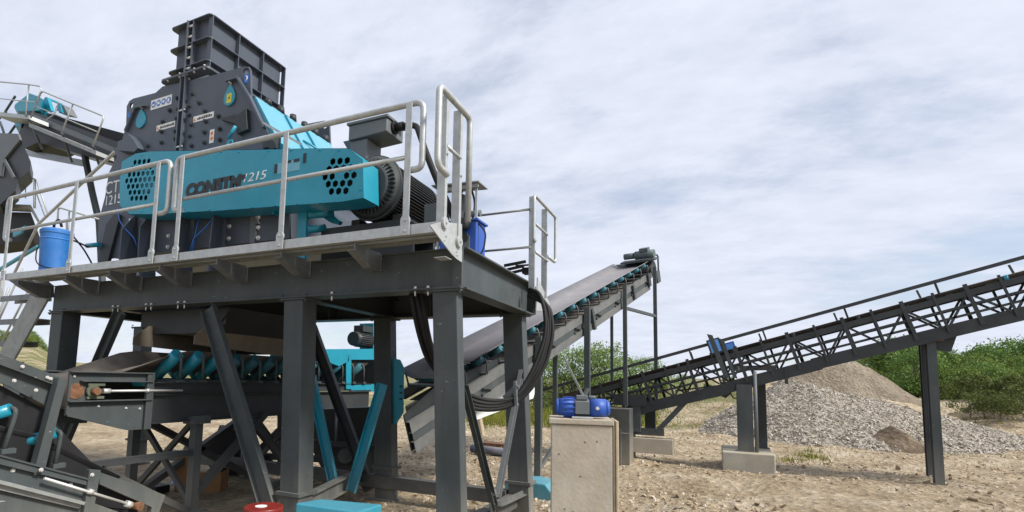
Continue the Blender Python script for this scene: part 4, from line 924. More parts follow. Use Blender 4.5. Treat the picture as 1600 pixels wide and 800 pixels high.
MB().ext([c1p(t0 - .2, .06, -.08), c1p(t0 + 1.2, .06, -.2), c1p(t0 + 1.2, .06, -.6), c1p(t0 - .93, .06, -.64), c1p(t0 - .93, .06, -.2)], s1 * .02).build('tail_plate', DARK, c1)  # added dark sheet, stands for the dark background behind the idlers
MB().ext([c1p(t0 - .93, -.005, -.42), c1p(tE - .4, -.005, -.42), c1p(tE - .4, -.005, -.51), c1p(t0 - .93, -.005, -.51)], s1 * .01).build('frame_web', STEEL, c1)
b = MB(); k = 0
t = t0 + .5
while t < tE - .5:
    b.beam(c1p(t, -.03, -.41), c1p(t + .22, -.03, -.5), .01, .05, s1); b.beam(c1p(t, -.03, -.50), c1p(t, W1, -.50), .04, .04, u1); t += 1.0
b.build('frame_lacing', STEEL, c1)
t = t0 + .15; i = 0
while t < tE - .2:
    ro = MB().cyl(c1p(t, -.01, -.045), c1p(t, .20, -.15), .042, n=12).cyl(c1p(t, .235, -.155), c1p(t, W1 - .235, -.155), .042, n=12).cyl(c1p(t, W1 - .2, -.15), c1p(t, W1 + .01, -.045), .042, n=12).build('idler_roller', TEALD, c1)
    MB().tube([c1p(t + .02, -.035, -.04), c1p(t + .02, -.06, -.10), c1p(t + .02, -.03, -.26)], .014, 8, .04).beam(c1p(t + .02, -.03, -.26), c1p(t + .02, W1 + .03, -.26), .05, .03, u1).tube([c1p(t + .02, W1 + .035, -.04), c1p(t + .02, W1 + .03, -.26)], .014, 8).build('idler_bracket', MOTOR, ro)
    t += .5; i += 1
# head: pulley, drive
MB().cyl(c1p(tE, -.03, -.22), c1p(tE, W1 + .03, -.22), .2, n=24).build('head_pulley', DARK, c1)
b = MB(); m_ = c1p(tE - .15, .0, .14)
b.cyl(c1p(tE - .1, -.12, .16), c1p(tE - .1, .33, .16), .10, n=18); b.cyl(c1p(tE - .1, .35, .16), c1p(tE - .1, .60, .16), .075, n=16); b.obox(c1p(tE - .1, .1, .28), d1 * .09, s1 * .1, u1 * .04)
b.build('drive_motor', mat('grey_blue_motor', (.04, .08, .10), .5, dust=.3), c1)
MB().obox(c1p(tE - .1, .25, .03), d1 * .16, s1 * .42, u1 * .015).build('drive_plate', STEEL, c1)
MB().tube([c1p(tE - .1, -.05, .1), c1p(tE + .15, -.12, .1), c1p(tE + .22, -.08, -.15), c1p(tE + .2, -.05, -.5)], .02, 8, .1).build('motor_bracket', STEEL, c1)
b = MB(); b.obox(c1p(tE + .12, -.06, -.45), d1 * .12, s1 * .03, u1 * .14).obox(c1p(tE - .5, -.05, -.4), d1 * .07, s1 * .02, u1 * .15).obox(c1p(tE - 1.6, -.05, -.45), d1 * .04, s1 * .02, u1 * .16).obox(c1p(tE - 3.9, -.05, -.45), d1 * .04, s1 * .02, u1 * .2).build('frame_plate', STEEL, c1)
# white return tray below
MB().ext([c1p(.4, .3, -.65), c1p(2.6, .3, -.65), c1p(1.9, .3, -1.25), c1p(.3, .3, -.95)], s1 * .01).build('spill_tray', WTXT, c1)
# posts
def vpost(px, s, zb, m=STEEL, wd=.10):
    # find t on the conveyor seen at px
    best = None
    for k in range(400):
        t = t0 + (tE - t0) * k / 399; q = c1p(t, s, -.4) - EYE
        x = q.x * AX + q.y * AY + q.z * AZ
        ppx = PCX + FPX * x.x / x.z
        if best is None or abs(ppx - px) < best[0]: best = (abs(ppx - px), t)
    q = c1p(best[1], s, -.42)
    MB().box(q.x - wd / 2, q.x + wd / 2, q.y - wd / 2, q.y + wd / 2, zb, q.z + .28).build('support_post', m, c1, .004)
    return q
vpost(917, -.09, 0.0); vpost(868, W1 + .1, 0, wd=.09)
qa = vpost(976, -.09, 1.14, wd=.08); qb = vpost(1023, -.12, 1.14, wd=.08)
zc_ = oy(1000, 480, qa.y).z
MB().beam((qa.x, qa.y + .04, zc_), (qb.x, qb.y - .04, zc_ + .02), .06, .06).build('cross_bar', STEEL, c1)
vpost(1008, W1 + .1, 1.14, wd=.07)
b = MB(); q = vpost(842, -.09, 0.0)
b.beam((q.x, q.y, .25), (q.x + .5, q.y + 1.2, 1.5), .05, .05); b.build('support_brace', STEEL, c1)
b = MB(); b.beam(dp(880, 556, 8.8), dp(913, 622, 8.6), .03, .03); b.build('support_brace', GALVD, c1)
# ---- conveyor 2: lattice conveyor crossing the right half
Y2, Y2b = 11.9, 12.75
c2 = thing('lattice_conveyor', 'long dark grey lattice conveyor rising to the right across the gravel yard', 'conveyor')
r0, r1 = oy(872, 603, Y2), oy(1600, 402, Y2)
d2 = (r1 - r0); d2.y = 0; d2.normalize(); Lr = (r1 - r0).length
u2 = V((-d2.z, 0, d2.x))
ext_ = 3.5
def c2p(t, y, u): return V((r0.x, 0, r0.z)) + d2 * t + u2 * u + Y_ * y
hgt = .88
NS = int((Lr + ext_) / .45)
b = MB(); b.beam(c2p(-.5, Y2 - .03, 0), c2p(Lr + ext_, Y2 - .03, 0), .05, .06, u2); b.build('hand_rail', DARK, c2)
sag = lambda t: -.05 * math.sin(max(0, min(1, t / (Lr * .6))) * math.pi)
for y, s in ((Y2, -1), (Y2b, 1)):
    b = MB(); segs = [0, Lr * .2, Lr * .40, Lr * .6, Lr + ext_]
    for a, c in zip(segs[:-1], segs[1:]): b.chan(c2p(a, y, -hgt + .02 + sag(a)), c2p(c, y, -hgt - .0 + sag(c)), .07, .22, .01, u2, s)
    b.build('bottom_chord', DARK, c2)
    MB().beam(c2p(0, y, -.33), c2p(Lr + ext_, y, -.33), .06, .10, u2).beam(c2p(0, y, -.52), c2p(Lr + ext_, y, -.52), .03, .04, u2).beam(c2p(0, y, -.66), c2p(Lr + ext_, y, -.66), .025, .03, u2).build('top_chord', DARK, c2)
    k = 0
    for k in range(NS + 1):
        t = k * .45 + (.0 if y == Y2 else .2)
        if t > Lr + ext_ - .2: break
        w_ = (.06 if k % 2 == 0 else .04)
        o = MB().obox(c2p(t, y + s * .035, -.53), d2 * w_ / 2, Y_ * .006, u2 * .36).build('lattice_post', DARK, c2)
    b = MB()
    for k in range(0, NS):
        t = k * .45 + (.0 if y == Y2 else .2)
        b.beam(*((c2p(t + .03, y, -.80), c2p(t + .42, y, -.36)) if k % 2 else (c2p(t + .03, y, -.36), c2p(t + .42, y, -.80))), .025, .035, u2)
    b.build('lattice_diagonal', DARK, c2)
    for k in range(0, NS, 3):
        t = k * .45 + .1
        MB().beam(c2p(t, y - s * .0, -.22), c2p(t, y + s * .03, 0), .02, .03, X_).build('rail_stand', DARK, c2)
MB().strip([[c2p(t, y, u) for y, u in ((Y2 + .06, -.21), (Y2 + .25, -.29), (Y2b - .25, -.29), (Y2b - .06, -.21))] for t in (0, Lr + ext_)]).build('belt', BELTD, c2, solid=.012)
MB().strip([[c2p(t, y, -.68) for y in (Y2 + .12, Y2b - .12)] for t in (0, Lr + ext_)]).build('return_belt', BELTD, c2, solid=.01)
random.seed(5); k = 0; t = .4
while t < Lr + ext_:
    MB().tube([c2p(t, Y2 + .02, -.2), c2p(t, Y2 + .03, -.32), c2p(t, Y2b - .03, -.32), c2p(t, Y2b - .02, -.2)], .03, 8).build('idler_roller', DARK if t < Lr * .9 else TEAL, c2); t += 1.05
# clods and bits lying on the belt
b = MB(); random.seed(9)
for k in range(60):
    t = random.uniform(.3, Lr); y = random.uniform(Y2 + .2, Y2b - .2); q = c2p(t, y, -.26); r = random.uniform(.02, .07)
    b.obox(q, V((r, 0, r * .4)), Y_ * r * .8, V((-r * .3, 0, r * .7)))
b.build('belt_debris', TAN, c2)['kind'] = 'stuff'
# blue boxes
for (px, py, w_, h_, yy) in ((1117, 541, .24, .30, Y2 - .06), (1138, 543, .26, .2, Y2b - .2)):
    q = oy(px, py, yy); o = MB().obox(q, d2 * w_ / 2, Y_ * .04, u2 * h_ / 2).build('guard_frame', BLUE if px > 1120 else DARK, c2, .004)
    MB().obox(q - Y_ * .042, d2 * (w_ / 2 - .03), Y_ * .003, u2 * (h_ / 2 - .03)).build('guard_panel', LBLUE, o)
b = MB(); b.obox(oy(1122, 556, Y2 - .1), V((.05, 0, -.012)), Y_ * .01, V((-.14, 0, .42))).obox(oy(1138, 560, Y2 - .1), V((.04, 0, -.012)), Y_ * .01, V((-.11, 0, .38))); b.build('guard_leg', STEEL, c2)
# supports
pz = c2p(4.4, 0, -hgt - .1).z
def col2(px0, px1, pyb, Y, m=STEEL, z0=0.0, top=None):
    a, c = oy(px0, pyb, Y), oy(px1, pyb, Y); t_ = (a.x - r0.x) / d2.x; zt_ = c2p(t_, 0, -hgt - .08).z if top is None else top
    o = MB().ibeam(((a.x + c.x) / 2, Y, z0), ((a.x + c.x) / 2, Y, zt_), abs(c.x - a.x), .12, .012, (0, 1, 0)).box(a.x - .04, c.x + .04, Y - .1, Y + .1, z0, z0 + .015).build('support_column', m, c2)
    return a, c
zpl = .37
a, c = col2(1153, 1178, 702, Y2 + .0, z0=zpl); col2(1185, 1199, 695, Y2b, DARK, zpl)
b = MB().cyl((c.x + .05, Y2 - .02, zpl), (c.x + .05, Y2 - .02, 1.9), .035, n=10); b.beam((a.x, Y2, 1.95), (c.x + .45, Y2b, 2.0), .1, .1); b.build('support_pipe', MOTOR, c2)
col2(1460, 1475, 756, Y2 + .1); col2(1449, 1459, 745, Y2b + .15, DARK)
q = oy(1487, 533, Y2 + .3); MB().ext([oy(1459, 527, Y2 + .12), oy(1499, 514, Y2 + .12), oy(1486, 550, Y2 + .12), oy(1462, 547, Y2 + .12)], (0, .03, 0)).build('support_gusset', DARK, c2)
MB().cyl(oy(1462, 530, Y2 + .08), oy(1474, 529, Y2 + .08), .04, n=10).build('rusty_roller', RUST, c2)
MB().beam(oy(1494, 517, Y2 + .4), oy(1700, 455, Y2 + .4), .08, .05, u2).build('return_guard', STEEL, c2)
b = MB(); b.ext([oy(1125, 598, Y2 + .3), oy(1143, 598, Y2 + .3), oy(1143, 615, Y2 + .3), oy(1134, 622, Y2 + .3), oy(1128, 620, Y2 + .3)], (0, .3, 0)); b.beam(oy(1055, 611, Y2 + .3), oy(1143, 600, Y2 + .3), .03, .03); b.tube([oy(1140, 612, Y2 + .2), oy(1146, 622, Y2 + .2), oy(1153, 622, Y2 + .2)], .015, 6); b.build('belt_scraper', STEEL, c2)
MB().beam(oy(1228, 575, Y2), oy(1229, 600, Y2), .05, .03).build('cable_stub', DARK, c2); 
# tail legs on timbers
MB().beam(oy(1083, 615, Y2 + .1), oy(1027, 674, Y2 + .1), .13, .10).build('tail_brace', STEEL, c2)
a1, a2 = oy(985, 634, Y2), oy(1001, 634, Y2)
MB().box(a1.x, a2.x, Y2 - .08, Y2 + .08, .62, 1.32).box(oy(1008, 634, Y2b).x, oy(1024, 634, Y2b).x, Y2b - .08, Y2b + .08, .55, 1.32).beam((a1.x, Y2 + .1, .62), (oy(1037, 672, Y2).x, Y2 + .1, .62), .1, .14).build('tail_leg', STEEL, c2)
MB().box(oy(960, 620, Y2).x, oy(1010, 620, Y2).x, Y2 - .12, Y2 - .05, 1.15, 1.38).build('tail_plate', DARK, c2)
tb_ = MB().box(oy(985, 690, Y2).x, oy(1052, 690, Y2).x, Y2 - .1, Y2 + .25, .20, .50).build('support_block', CONC, None, .01); tag(tb_, 'low rectangular concrete block under the tail legs of the lattice conveyor', 'block')
bx = MB(); x0, x1 = oy(942, 660, 11.4).x, oy(985, 660, 11.4).x
bx.box(x0, x1, 11.3, 12.2, 0.0, 1.10); o = bx.build('steel_bunker', mat('slate_box_paint', (.045, .053, .06), .5, dust=.2), None, .01); tag(o, 'plain slate grey steel box standing at the tail of the lattice conveyor', 'box')
b = MB(); b.beam((x0 + .1, 11.25, .85), (x0 + .1, 11.25, 1.1), .3, .02, (0, 1, 0)); b.box(x1 - .22, x1 - .16, 11.22, 11.29, .0, .7); b.tube([(x0, 11.24, .62), (x1 + .0, 11.24, .62)], .012); b.build('box_stiffener', STEEL, o)
# footing
f0 = oy(1128, 704, Y2 - .25); fx0, fx1 = oy(1129, 720, Y2 - .3).x, oy(1216, 720, Y2 - .3).x
ft = MB().box(fx0, fx1 - .04, Y2 - .28, Y2b + .25, 0, zpl - .0).build('concrete_footing', CONC2, None, .02); tag(ft, 'square stained concrete footing under the steel columns of the lattice conveyor', 'footing')
# ---- conveyor A: discharge conveyor under the crusher, runs away from the camera
XA = -5.50; WA = 1.0
cA = thing('discharge_conveyor', 'dark discharge conveyor with take-up screw passing beneath the crusher platform', 'conveyor')
pe = ox(233, 597, XA); ztop = pe.z; 
tail = ox(103, 600, XA).y; head = 8.0
def fr(nm, X, s):
    b = MB(); zb_ = ztop - .44
    y1_ = ox(235, 630, XA).y
    b.chan((X, y1_, ztop - .06), (X, head, ztop - .06), .06, .12, .01, (0, 0, 1), s); b.chan((X, y1_, ztop - .29), (X, head, ztop - .29), .06, .32, .01, (0, 0, 1), s)
    return b.build(nm, DARK, cA)  # darker steel stands for the platform's shade on these frames
fr('side_frame', XA, 1); fr('side_frame', XA - WA - .1, -1)
for X, s in ((XA + .02, 1), (XA - WA - .12, -1)):
    y0_, y1_ = ox(103, 600, XA).y, ox(232, 600, XA).y
    zt_, zb_ = ztop + .10, ztop - .50; zs0, zs1 = ztop + .0, ztop - .18
    b = MB(); b.box(X, X + .012, y0_, y1_, zs0 + .0, zt_).box(X, X + .012, y0_, y0_ + .22, zs1 + .001, zs0 - .001)
    b.ext([(X, y0_, zs1), (X, y1_, zs1), (X, y1_, zb_), (X, y0_ + .62, zb_), (X, y0_, zs1 - .14)], (.012, 0, 0))
    b.box(X + .0125, X + .07, y0_ + .1, y1_, zs0, zs0 + .012).box(X + .0125, X + .07, y0_, y1_, zs1 - .012, zs1).box(X + .0125, X + .06, y0_, y1_, zt_ - .012, zt_)
    b.box(X + .0125, X + .05, y1_ - .06, y1_ + .02, zb_, zt_ + .0).box(X + .0125, X + .03, y0_, y0_ + .02, zs1 - .13, zt_)
    o = b.build('takeup_plate', STEEL, cA, .002)
    if s == 1:
        ym = lerp(y0_, y1_, .26); zc2 = ztop - .09
        MB().cyl((X - .02, ym - .14, zc2), (X + .02, ym - .14, zc2), .075, n=20).cyl((X + .02, ym, zc2), (X + .13, ym, zc2), .035, n=14).build('tail_shaft', RUST, o)
        GRN = mat('green_bearing', (.055, .085, .05), .6, dust=.5)
        MB().cyl((X + .015, ym, zc2), (X + .06, ym, zc2), .06, n=18).box(X + .015, X + .05, ym - .05, ym + .11, zc2 - .075, zc2 - .05).box(X + .015, X + .05, ym - .05, ym + .11, zc2 + .05, zc2 + .075).build('bearing', GRN, o)
        MB().cyl((X + .05, ym + .09, zc2), (X + .05, ym + .16, zc2), .028, n=6).cyl((X + .05, ym + .1, zc2), (X + .05, ox(278, 613, XA).y, zc2), .013, n=10).cyl((X + .05, y1_ - .07, zc2), (X + .05, y1_ - .035, zc2), .024, n=6).build('takeup_screw', BOLT, o)
        m_ = MB()
        for yy, zz in ((y0_ + .05, zt_ - .05), (y1_ - .1, zs1 - .1), (y1_ - .25, zs1 - .09), (y0_ + .3, zs1 - .06)): m_.bolt((X + .013, yy, zz), (1, 0, 0), .010, .008)
        m_.build('plate_bolt', BOLT, o)
def trough(y):
    k = max(0, min(1, (y - tail - .35) / .9)); h = .34 * k
    return [(XA - WA - .06, ztop + .03 + h), (XA - WA + .22, ztop + .07 + .06 * k), (XA - .34, ztop + .07 + .06 * k), (XA - .04, ztop + .03 + h)]
rows = []
for k in range(24):
    y = lerp(tail + .35, head, k / 23); rows.append([V((x, y, z)) for x, z in trough(y)])
rows = [[V((x, tail + .35 - math.sin(a_) * .2, ztop - .11 + math.cos(a_) * .19)) for x, _ in trough(0)] for a_ in (3.0, 2.3, 1.6, .9, .3)] + rows
MB().strip(rows).build('belt', BELTD, cA, solid=.014)
ys = [ox(px, 560, XA - .02).y for px in (275, 310, 340)]
step = ys[1] - ys[0]; y = ys[0]; 
while y < head:
    o = MB().cyl((XA + .0, y, ztop + .32), (XA - .34, y, ztop + .07), .07, n=16).cyl((XA - .37, y, ztop - .01), (XA - WA + .3, y, ztop - .01), .055, n=14).cyl((XA - WA - .1, y + .35, ztop + .22), (XA - WA + .25, y + .35, ztop + .0), .055, n=14).build('idler_roller', TEAL if y < ys[0] + 2.5 * step else TEALD, cA)  # rollers further in get darker teal as painted platform shade
    MB().tube([(XA + .02, y, ztop + .33), (XA + .06, y + .01, ztop + .27), (XA + .06, y + .01, ztop + .03)], .016, 8, .04).box(XA - WA - .1, XA + .09, y - .03, y + .05, ztop + .001, ztop + .03).build('idler_bracket', STEEL, o)
    y += step
b = MB()
zl_ = ztop - .39
for y_, full in ((4.45, 1), (6.3, 1)):
    for X in (XA + .03, XA - WA - .1):
        MB().box(X - .05, X + .05, y_ - .05, y_ + .05, 0, zl_ - .09).box(X - .09, X + .09, y_ - .12, y_ + .12, zl_ - .09, zl_).box(X - .12, X + .12, y_ - .12, y_ + .12, 0, .015).build('support_leg', STEEL, cA)
    b.beam((XA - WA - .05, y_, .95 * zl_), (XA - .02, y_, .12), .05, .06).beam((XA - WA - .05, y_, .12), (XA - .02, y_, .95 * zl_), .05, .06)
b.beam((XA + .03, 2.9, zl_ * .62), (XA + .03, 4.40, zl_ * .62), .07, .07); b.beam((XA + .03, 3.35, zl_ * .58), (XA + .03, 4.40, .02), .07, .07)
b.beam((XA + .03, 4.5, zl_ * .2), (XA + .03, 5.5, zl_ * .97), .10, .08); b.beam((XA + .03, 5.2, zl_ * .97), (XA + .03, 6.25, zl_ * .1), .08, .08); b.beam((XA - WA, 4.5, zl_ * .9), (XA - WA, 6.2, .1), .1, .08); b.beam((XA - WA, 4.5, .1), (XA - WA, 6.2, zl_ * .9), .1, .08)
b.beam((XA - WA, 3.0, zl_ * .9), (XA - WA, 4.4, .1), .08, .08); b.beam((XA + .03, 5.4, .1), (XA + .03, 6.2, .1), .08, .08)
for p_, q_ in (((345, 668), (440, 738)), ((455, 655), (338, 772)), ((312, 662), (262, 765)), ((405, 712), (600, 722)), ((440, 735), (440, 640))):
    b.beam(oy(*p_, 6.75), oy(*q_, 6.7), .10, .09, (0, 1, 0))
b.build('support_brace', DARK, cA)
# head drive: turquoise hood, motor, guard
o = MB().ext([ox(498, 546, XA + .05), ox(585, 545, XA + .05), ox(585, 562, XA + .05), ox(549, 562, XA + .05), ox(530, 572, XA + .05), ox(498, 560, XA + .05)], (-1.0, 0, 0)).build('head_cover', TEAL, cA)
MB().ext([ox(541, 554, XA + .05), ox(549, 554, XA + .05), ox(549, 608, XA + .05), ox(541, 608, XA + .05)], (-.03, 0, 0)).ext([ox(549, 602, XA + .05), ox(585, 600, XA + .05), ox(585, 612, XA + .05), ox(549, 612, XA + .05)], (-.05, 0, 0)).ext([ox(583, 505, XA - .1), ox(586, 505, XA - .1), ox(586, 548, XA - .1), ox(583, 548, XA - .1)], (-.3, 0, 0)).build('cover_rib', TEAL, cA)
dm = ox(567, 531, XA - .2); b = MB().cyl(dm - Y_ * .3, dm + Y_ * .3, .125, n=24)
for k in range(24): a_ = 2 * math.pi * k / 24; q = V((math.cos(a_), 0, math.sin(a_))); b.obox(dm + q * .13, Y_ * .2, q * .012, V((-q.z, 0, q.x)) * .004)
b.box(dm.x - .1, dm.x + .1, dm.y - .15, dm.y + .15, dm.z + .14, dm.z + .25).build('drive_motor', DARK, cA)
# V struts, turquoise
for a, c in (((488, 588), (527, 774)), ((599, 600), (550, 768))):
    brace_p, brace_q = oy(*a, 5.6), oy(*c, 5.5); MB().prof(brace_p, brace_q, [(-.065, 0), (.065, 0), (.065, .05), (.056, .05), (.056, .01), (-.056, .01), (-.056, .05), (-.065, .05)], (0, -1, 0)).build('v_strut', TEAL, cA, .002)
ms = thing('lower_machine', 'dark frame with pulley and plates between the rear platform leg and the turquoise struts', 'machine')
MB().ext([oy(486, 640, 6.7), oy(585, 636, 6.7), oy(585, 690, 6.7), oy(566, 712, 6.7), oy(556, 746, 6.7), oy(505, 738, 6.7), oy(486, 700, 6.7)], (-.1, .5, 0)).build('machine_plate', DARK, ms, .006)
MB().ext([oy(488, 556, 8.3), oy(590, 552, 8.3), oy(590, 606, 8.3), oy(488, 608, 8.3)], (-.2, .1, 0)).build('dark_fill_box', DARK, ms, .006)  # added dark box, fills in the darkness behind the turquoise cover
MB().cyl(oy(540, 712, 6.5), oy(540, 712, 6.68), .11, n=20).cyl(oy(540, 712, 6.45), oy(540, 712, 6.499), .035, n=12).build('pulley', STEEL, ms)
MB().beam(oy(484, 640, 6.4), oy(535, 770, 6.4), .07, .08, (0, 1, 0)).build('machine_brace', STEEL, ms)
MB().beam(oy(486, 690, 6.45), oy(600, 700, 6.45), .06, .10, (0, 1, 0)).build('machine_rail', DARK, ms)
MB().cyl(oy(525, 640, 6.4), oy(525, 690, 6.4), .02, n=8).build('tension_rod', MOTOR, ms)
MB().ext([oy(560, 690, 6.5), oy(585, 660, 6.5), oy(585, 740, 6.5), oy(572, 745, 6.5)], (-.05, .1, 0)).build('machine_cheek', STEEL, ms)
gd = thing('drive_guard', 'turquoise belt guard standing between the rear platform leg and the rising conveyor', 'guard')
MB().ext([oy(615, 560, 6.15), oy(626, 562, 6.15), oy(632, 575, 6.15), oy(631, 645, 6.15), oy(620, 662, 6.15), oy(600, 665, 6.15), oy(600, 560, 6.15)], (-.2, .2, 0)).build('guard_shell', TEAL, gd, .01)
b = MB(); [b.box(oy(627, 600, 6.14).x - .02, oy(627, 600, 6.14).x + .01, 6.135, 6.148, z - .012, z + .012) for z in (1.33, 1.41, 1.49)]; b.build('vent_slot', BTXT, gd)
# ---- conveyor B: bottom left corner, its tail towards the ground
XB = -4.60
cB = thing('transfer_conveyor', 'steep dark transfer conveyor in the bottom left corner with screw take-up at its tail', 'conveyor')
def bp(px, py, dx=0): p = ox(px, py, XB); p.x += dx; return p
def fx(pts, m, name, dx=0, th=.012, par=cB, bev=.002):
    return MB().ext([bp(a, c, dx) for a, c in pts], (-th, 0, 0)).build(name, m, par, bev)
sf = fx([(-60, 700), (0, 712), (141, 752), (141, 800), (120, 830), (-60, 790)], STEEL, 'side_frame')
b = MB().prof(bp(-60, 698), bp(141, 751.5), [(-.0, -.0), (.05, -.0), (.05, .012), (.0, .012)], (0, 0, 1)); b.beam(bp(-60, 704, .03), bp(141, 754, .03), .012, .055, (0, 0, 1)); b.build('top_flange', STEEL, sf)
MB().beam(bp(-60, 738, .04), bp(124, 785, .04), .07, .025, (0, 0, 1)).beam(bp(-60, 745, .02), bp(122, 789, .02), .03, .05).build('stiffener', GALVD, sf)
fx([(134, 733), (152, 734), (140, 800), (120, 830), (128, 780)], STEEL, 'takeup_post', .05, .06)
fx([(152, 737), (255, 773), (240, 815), (225, 840), (234, 792), (152, 756)], STEEL, 'tail_bracket', .03, .06)
fx([(140, 784), (240, 820), (225, 850), (130, 820)], STEEL, 'lower_plate', .02, .012)
MB().cyl(bp(62, 746, .06), bp(197, 787, .06), .011, n=12).cyl(bp(131, 766, .06), bp(138, 768, .06), .024, n=6).cyl(bp(190, 785, .06), bp(198, 788, .06), .03, n=6).build('takeup_screw', BOLT, cB)
MB().cyl(bp(213, 790, -.1), bp(213, 790, .06), .035, n=16).build('tail_shaft', RUST, cB)
MB().cyl(bp(205, 795, -.95), bp(205, 795, -.06), .12, n=20).build('tail_pulley', RUB, cB)
fx([(141, 752), (225, 785), (225, 800), (141, 790)], RUB, 'inner_plate', -.05)
# skirt board and its strut
fx([(-60, 530), (0, 553), (100, 595), (86, 640), (78, 632), (0, 592), (-60, 575)], STEEL, 'skirt_board', -.10, .012)
MB().beam(bp(-60, 536, -.07), bp(100, 598, -.07), .06, .07).build('skirt_top', STEEL, cB)
fx([(89, 590), (101, 596), (66, 738), (50, 742), (50, 736)], STEEL, 'skirt_strut', .03, .08)
m_ = MB()
for px, py in ((39, 573), (78, 590), (83, 592), (60, 610), (26, 595)): m_.bolt(bp(px, py, -.035), (1, 0, 0), .0105, .01)
for px, py in ((20, 735), (110, 757), (57, 733)): m_.bolt(bp(px, py, .06 if px == 57 else .0), (1, 0, 0), .012, .01)
m_.bolt(bp(138, 741, .05), (1, 0, 0), .012, .01); m_.build('frame_bolt', BOLT, cB)
fx([(-60, 600), (0, 592), (86, 640), (128, 690), (195, 760), (140, 752), (0, 712), (-60, 700)], RUB, 'rubber_skirt', -.16, .01)
rows = [[bp(px, py, dx) + V((0, 0, dz)) for dx, dz in ((-.12, .12), (-.35, -.02), (-.75, -.02), (-1.0, .12))] for px, py in ((-60, 680), (60, 705), (200, 770))]
MB().strip(rows).build('belt', RUB, cB, solid=.012)
for (a, c, e) in (((24, 640), (-20, 664), (8, 705)), ((95, 676), (52, 700), (88, 728))):
    p0, p1 = bp(*a, -.06), bp(*c, -.06); o = MB().cyl(p0, p1 + V((-.2, 0, 0)), .045, n=16).build('idler_roller', TEAL, cB)
    q = bp(*e, -.02); MB().tube([p0 + V((-.02, 0, .01)), p0 + V((.04, .015, .0)), p0 + V((.04, .01, -.06)), q], .017, 8, .03).box(q.x - .02, q.x + .02, q.y - .02, q.y + .07, q.z - .02, q.z + .015).build('idler_bracket', STEEL, o)
# ---- conveyor C: upper left, behind
YC = 8.2
cC = thing('upper_conveyor', 'high conveyor at the upper left with turquoise head cover and galvanised walkway rails', 'conveyor')
def cp(px, py, y=YC): return oy(px, py, y)
dC = cp(190, 243) - cp(95, 207); dC.y = 0; dC.normalize(); uC = V((-dC.z, 0, dC.x)) if dC.x > 0 else V((dC.z, 0, -dC.x))
def lineC(px0, py0, px1, py1, w_, h_, m, name, y=YC): return MB().beam(cp(px0, py0, y), cp(px1, py1, y), w_, h_, (0, 0, 1)).build(name, m, cC)
MB().ext([cp(40, 172), cp(60, 177), cp(196, 226), cp(200, 262), cp(60, 222), cp(38, 232), cp(28, 215)], (0, 1.0, 0)).build('conveyor_body', DARK, cC)
MB().ext([cp(52, 178, YC - .03), cp(196, 238, YC - .03), cp(196, 246, YC - .03), cp(52, 188, YC - .03)], (0, .03, 0)).build('side_plate', MOTOR, cC)
MB().ext([cp(58, 172, YC + .9), cp(200, 210, YC + .9), cp(200, 240, YC + .9), cp(58, 190, YC + .9)], (0, .05, 0)).build('skirt_board', RUB, cC)
MB().ext([cp(45, 192, YC - .6), cp(150, 236, YC - .6), cp(150, 242, YC - .6), cp(45, 198, YC - .6)], (0, .45, 0)).build('walkway', GALVD, cC)
MB().ext([cp(-10, 174, YC - .6), cp(45, 180, YC - .6), cp(45, 186, YC - .6), cp(-10, 180, YC - .6)], (0, .5, 0)).build('walkway', GALV, cC)
for a, c in (((46, 188), (66, 233)), ((97, 208), (112, 252)), ((145, 226), (155, 258))): MB().beam(cp(*a, YC - .55), cp(*c, YC - .0), .12, .05, (0, 1, 0)).build('walkway_bracket', STEEL, cC)
MB().beam(cp(28, 236, YC + .4), cp(135, 256, YC + .3), .05, .18).build('far_walkway', GALV, cC)
# rails
rt = MB(); yr = YC - .62
rt.tube([cp(48, 184, yr), cp(65, 142, yr), cp(163, 182, yr), cp(147, 224, yr)], .022, 8, .12); rt.build('walkway_rail', GALV, cC)
MB().tube([cp(56, 166, yr), cp(152, 206, yr)], .015).tube([cp(97, 206, yr), cp(114, 162, yr)], .022).build('walkway_rail', GALV, cC)
MB().tube([cp(-10, 127, yr), cp(45, 132, yr), cp(64, 135, yr), cp(64, 143, yr), cp(56, 160, yr)], .020, 8, .1).tube([cp(-10, 153, yr), cp(56, 160, yr)], .014).tube([cp(45, 132, yr), cp(40, 182, yr)], .022).build('walkway_rail', GALV, cC)
MB().tube([cp(70, 189, yr + .3), cp(86, 178, yr + .3), cp(90, 164, yr + .3), cp(94, 160, yr + .3)], .016, 8, .1).build('step_rail', GALV, cC)
MB().ext([cp(24, 162), cp(46, 145), cp(60, 150), cp(68, 155), cp(63, 172), cp(40, 174), cp(28, 174), cp(22, 168)], (-.75, .5, 0)).build('head_cover', TEAL, cC, .02)
MB().ext([cp(22, 190), cp(38, 190), cp(36, 200), cp(24, 197)], (-.6, .4, 0)).build('head_cover', TEAL, cC)
MB().ext([cp(70, 152, YC + .2), cp(74, 153, YC + .2), cp(80, 173, YC + .2), cp(60, 172, YC + .2)], (0, .1, 0)).beam(cp(72, 153, YC + .2), cp(96, 163, YC + .8), .05, .05).ext([cp(88, 165, YC + .8), cp(93, 162, YC + .8), cp(97, 176, YC + .8), cp(86, 172, YC + .8)], (0, .05, 0)).build('cover_frame', TEAL, cC)
MB().ext([cp(93, 161, YC + .85), cp(99, 165, YC + .85), cp(106, 178, YC + .85), cp(92, 176, YC + .85)], (0, .3, 0)).build('drive_motor', MOTOR, cC)
for (a, c, w_) in (((131, 236), (144, 300), .12), ((144, 300), (155, 347), .12)): MB().beam(cp(*a, YC + .2), cp(*c, YC + .2), w_, w_, (0, 1, 0)).build('support_post', STEEL, cC)
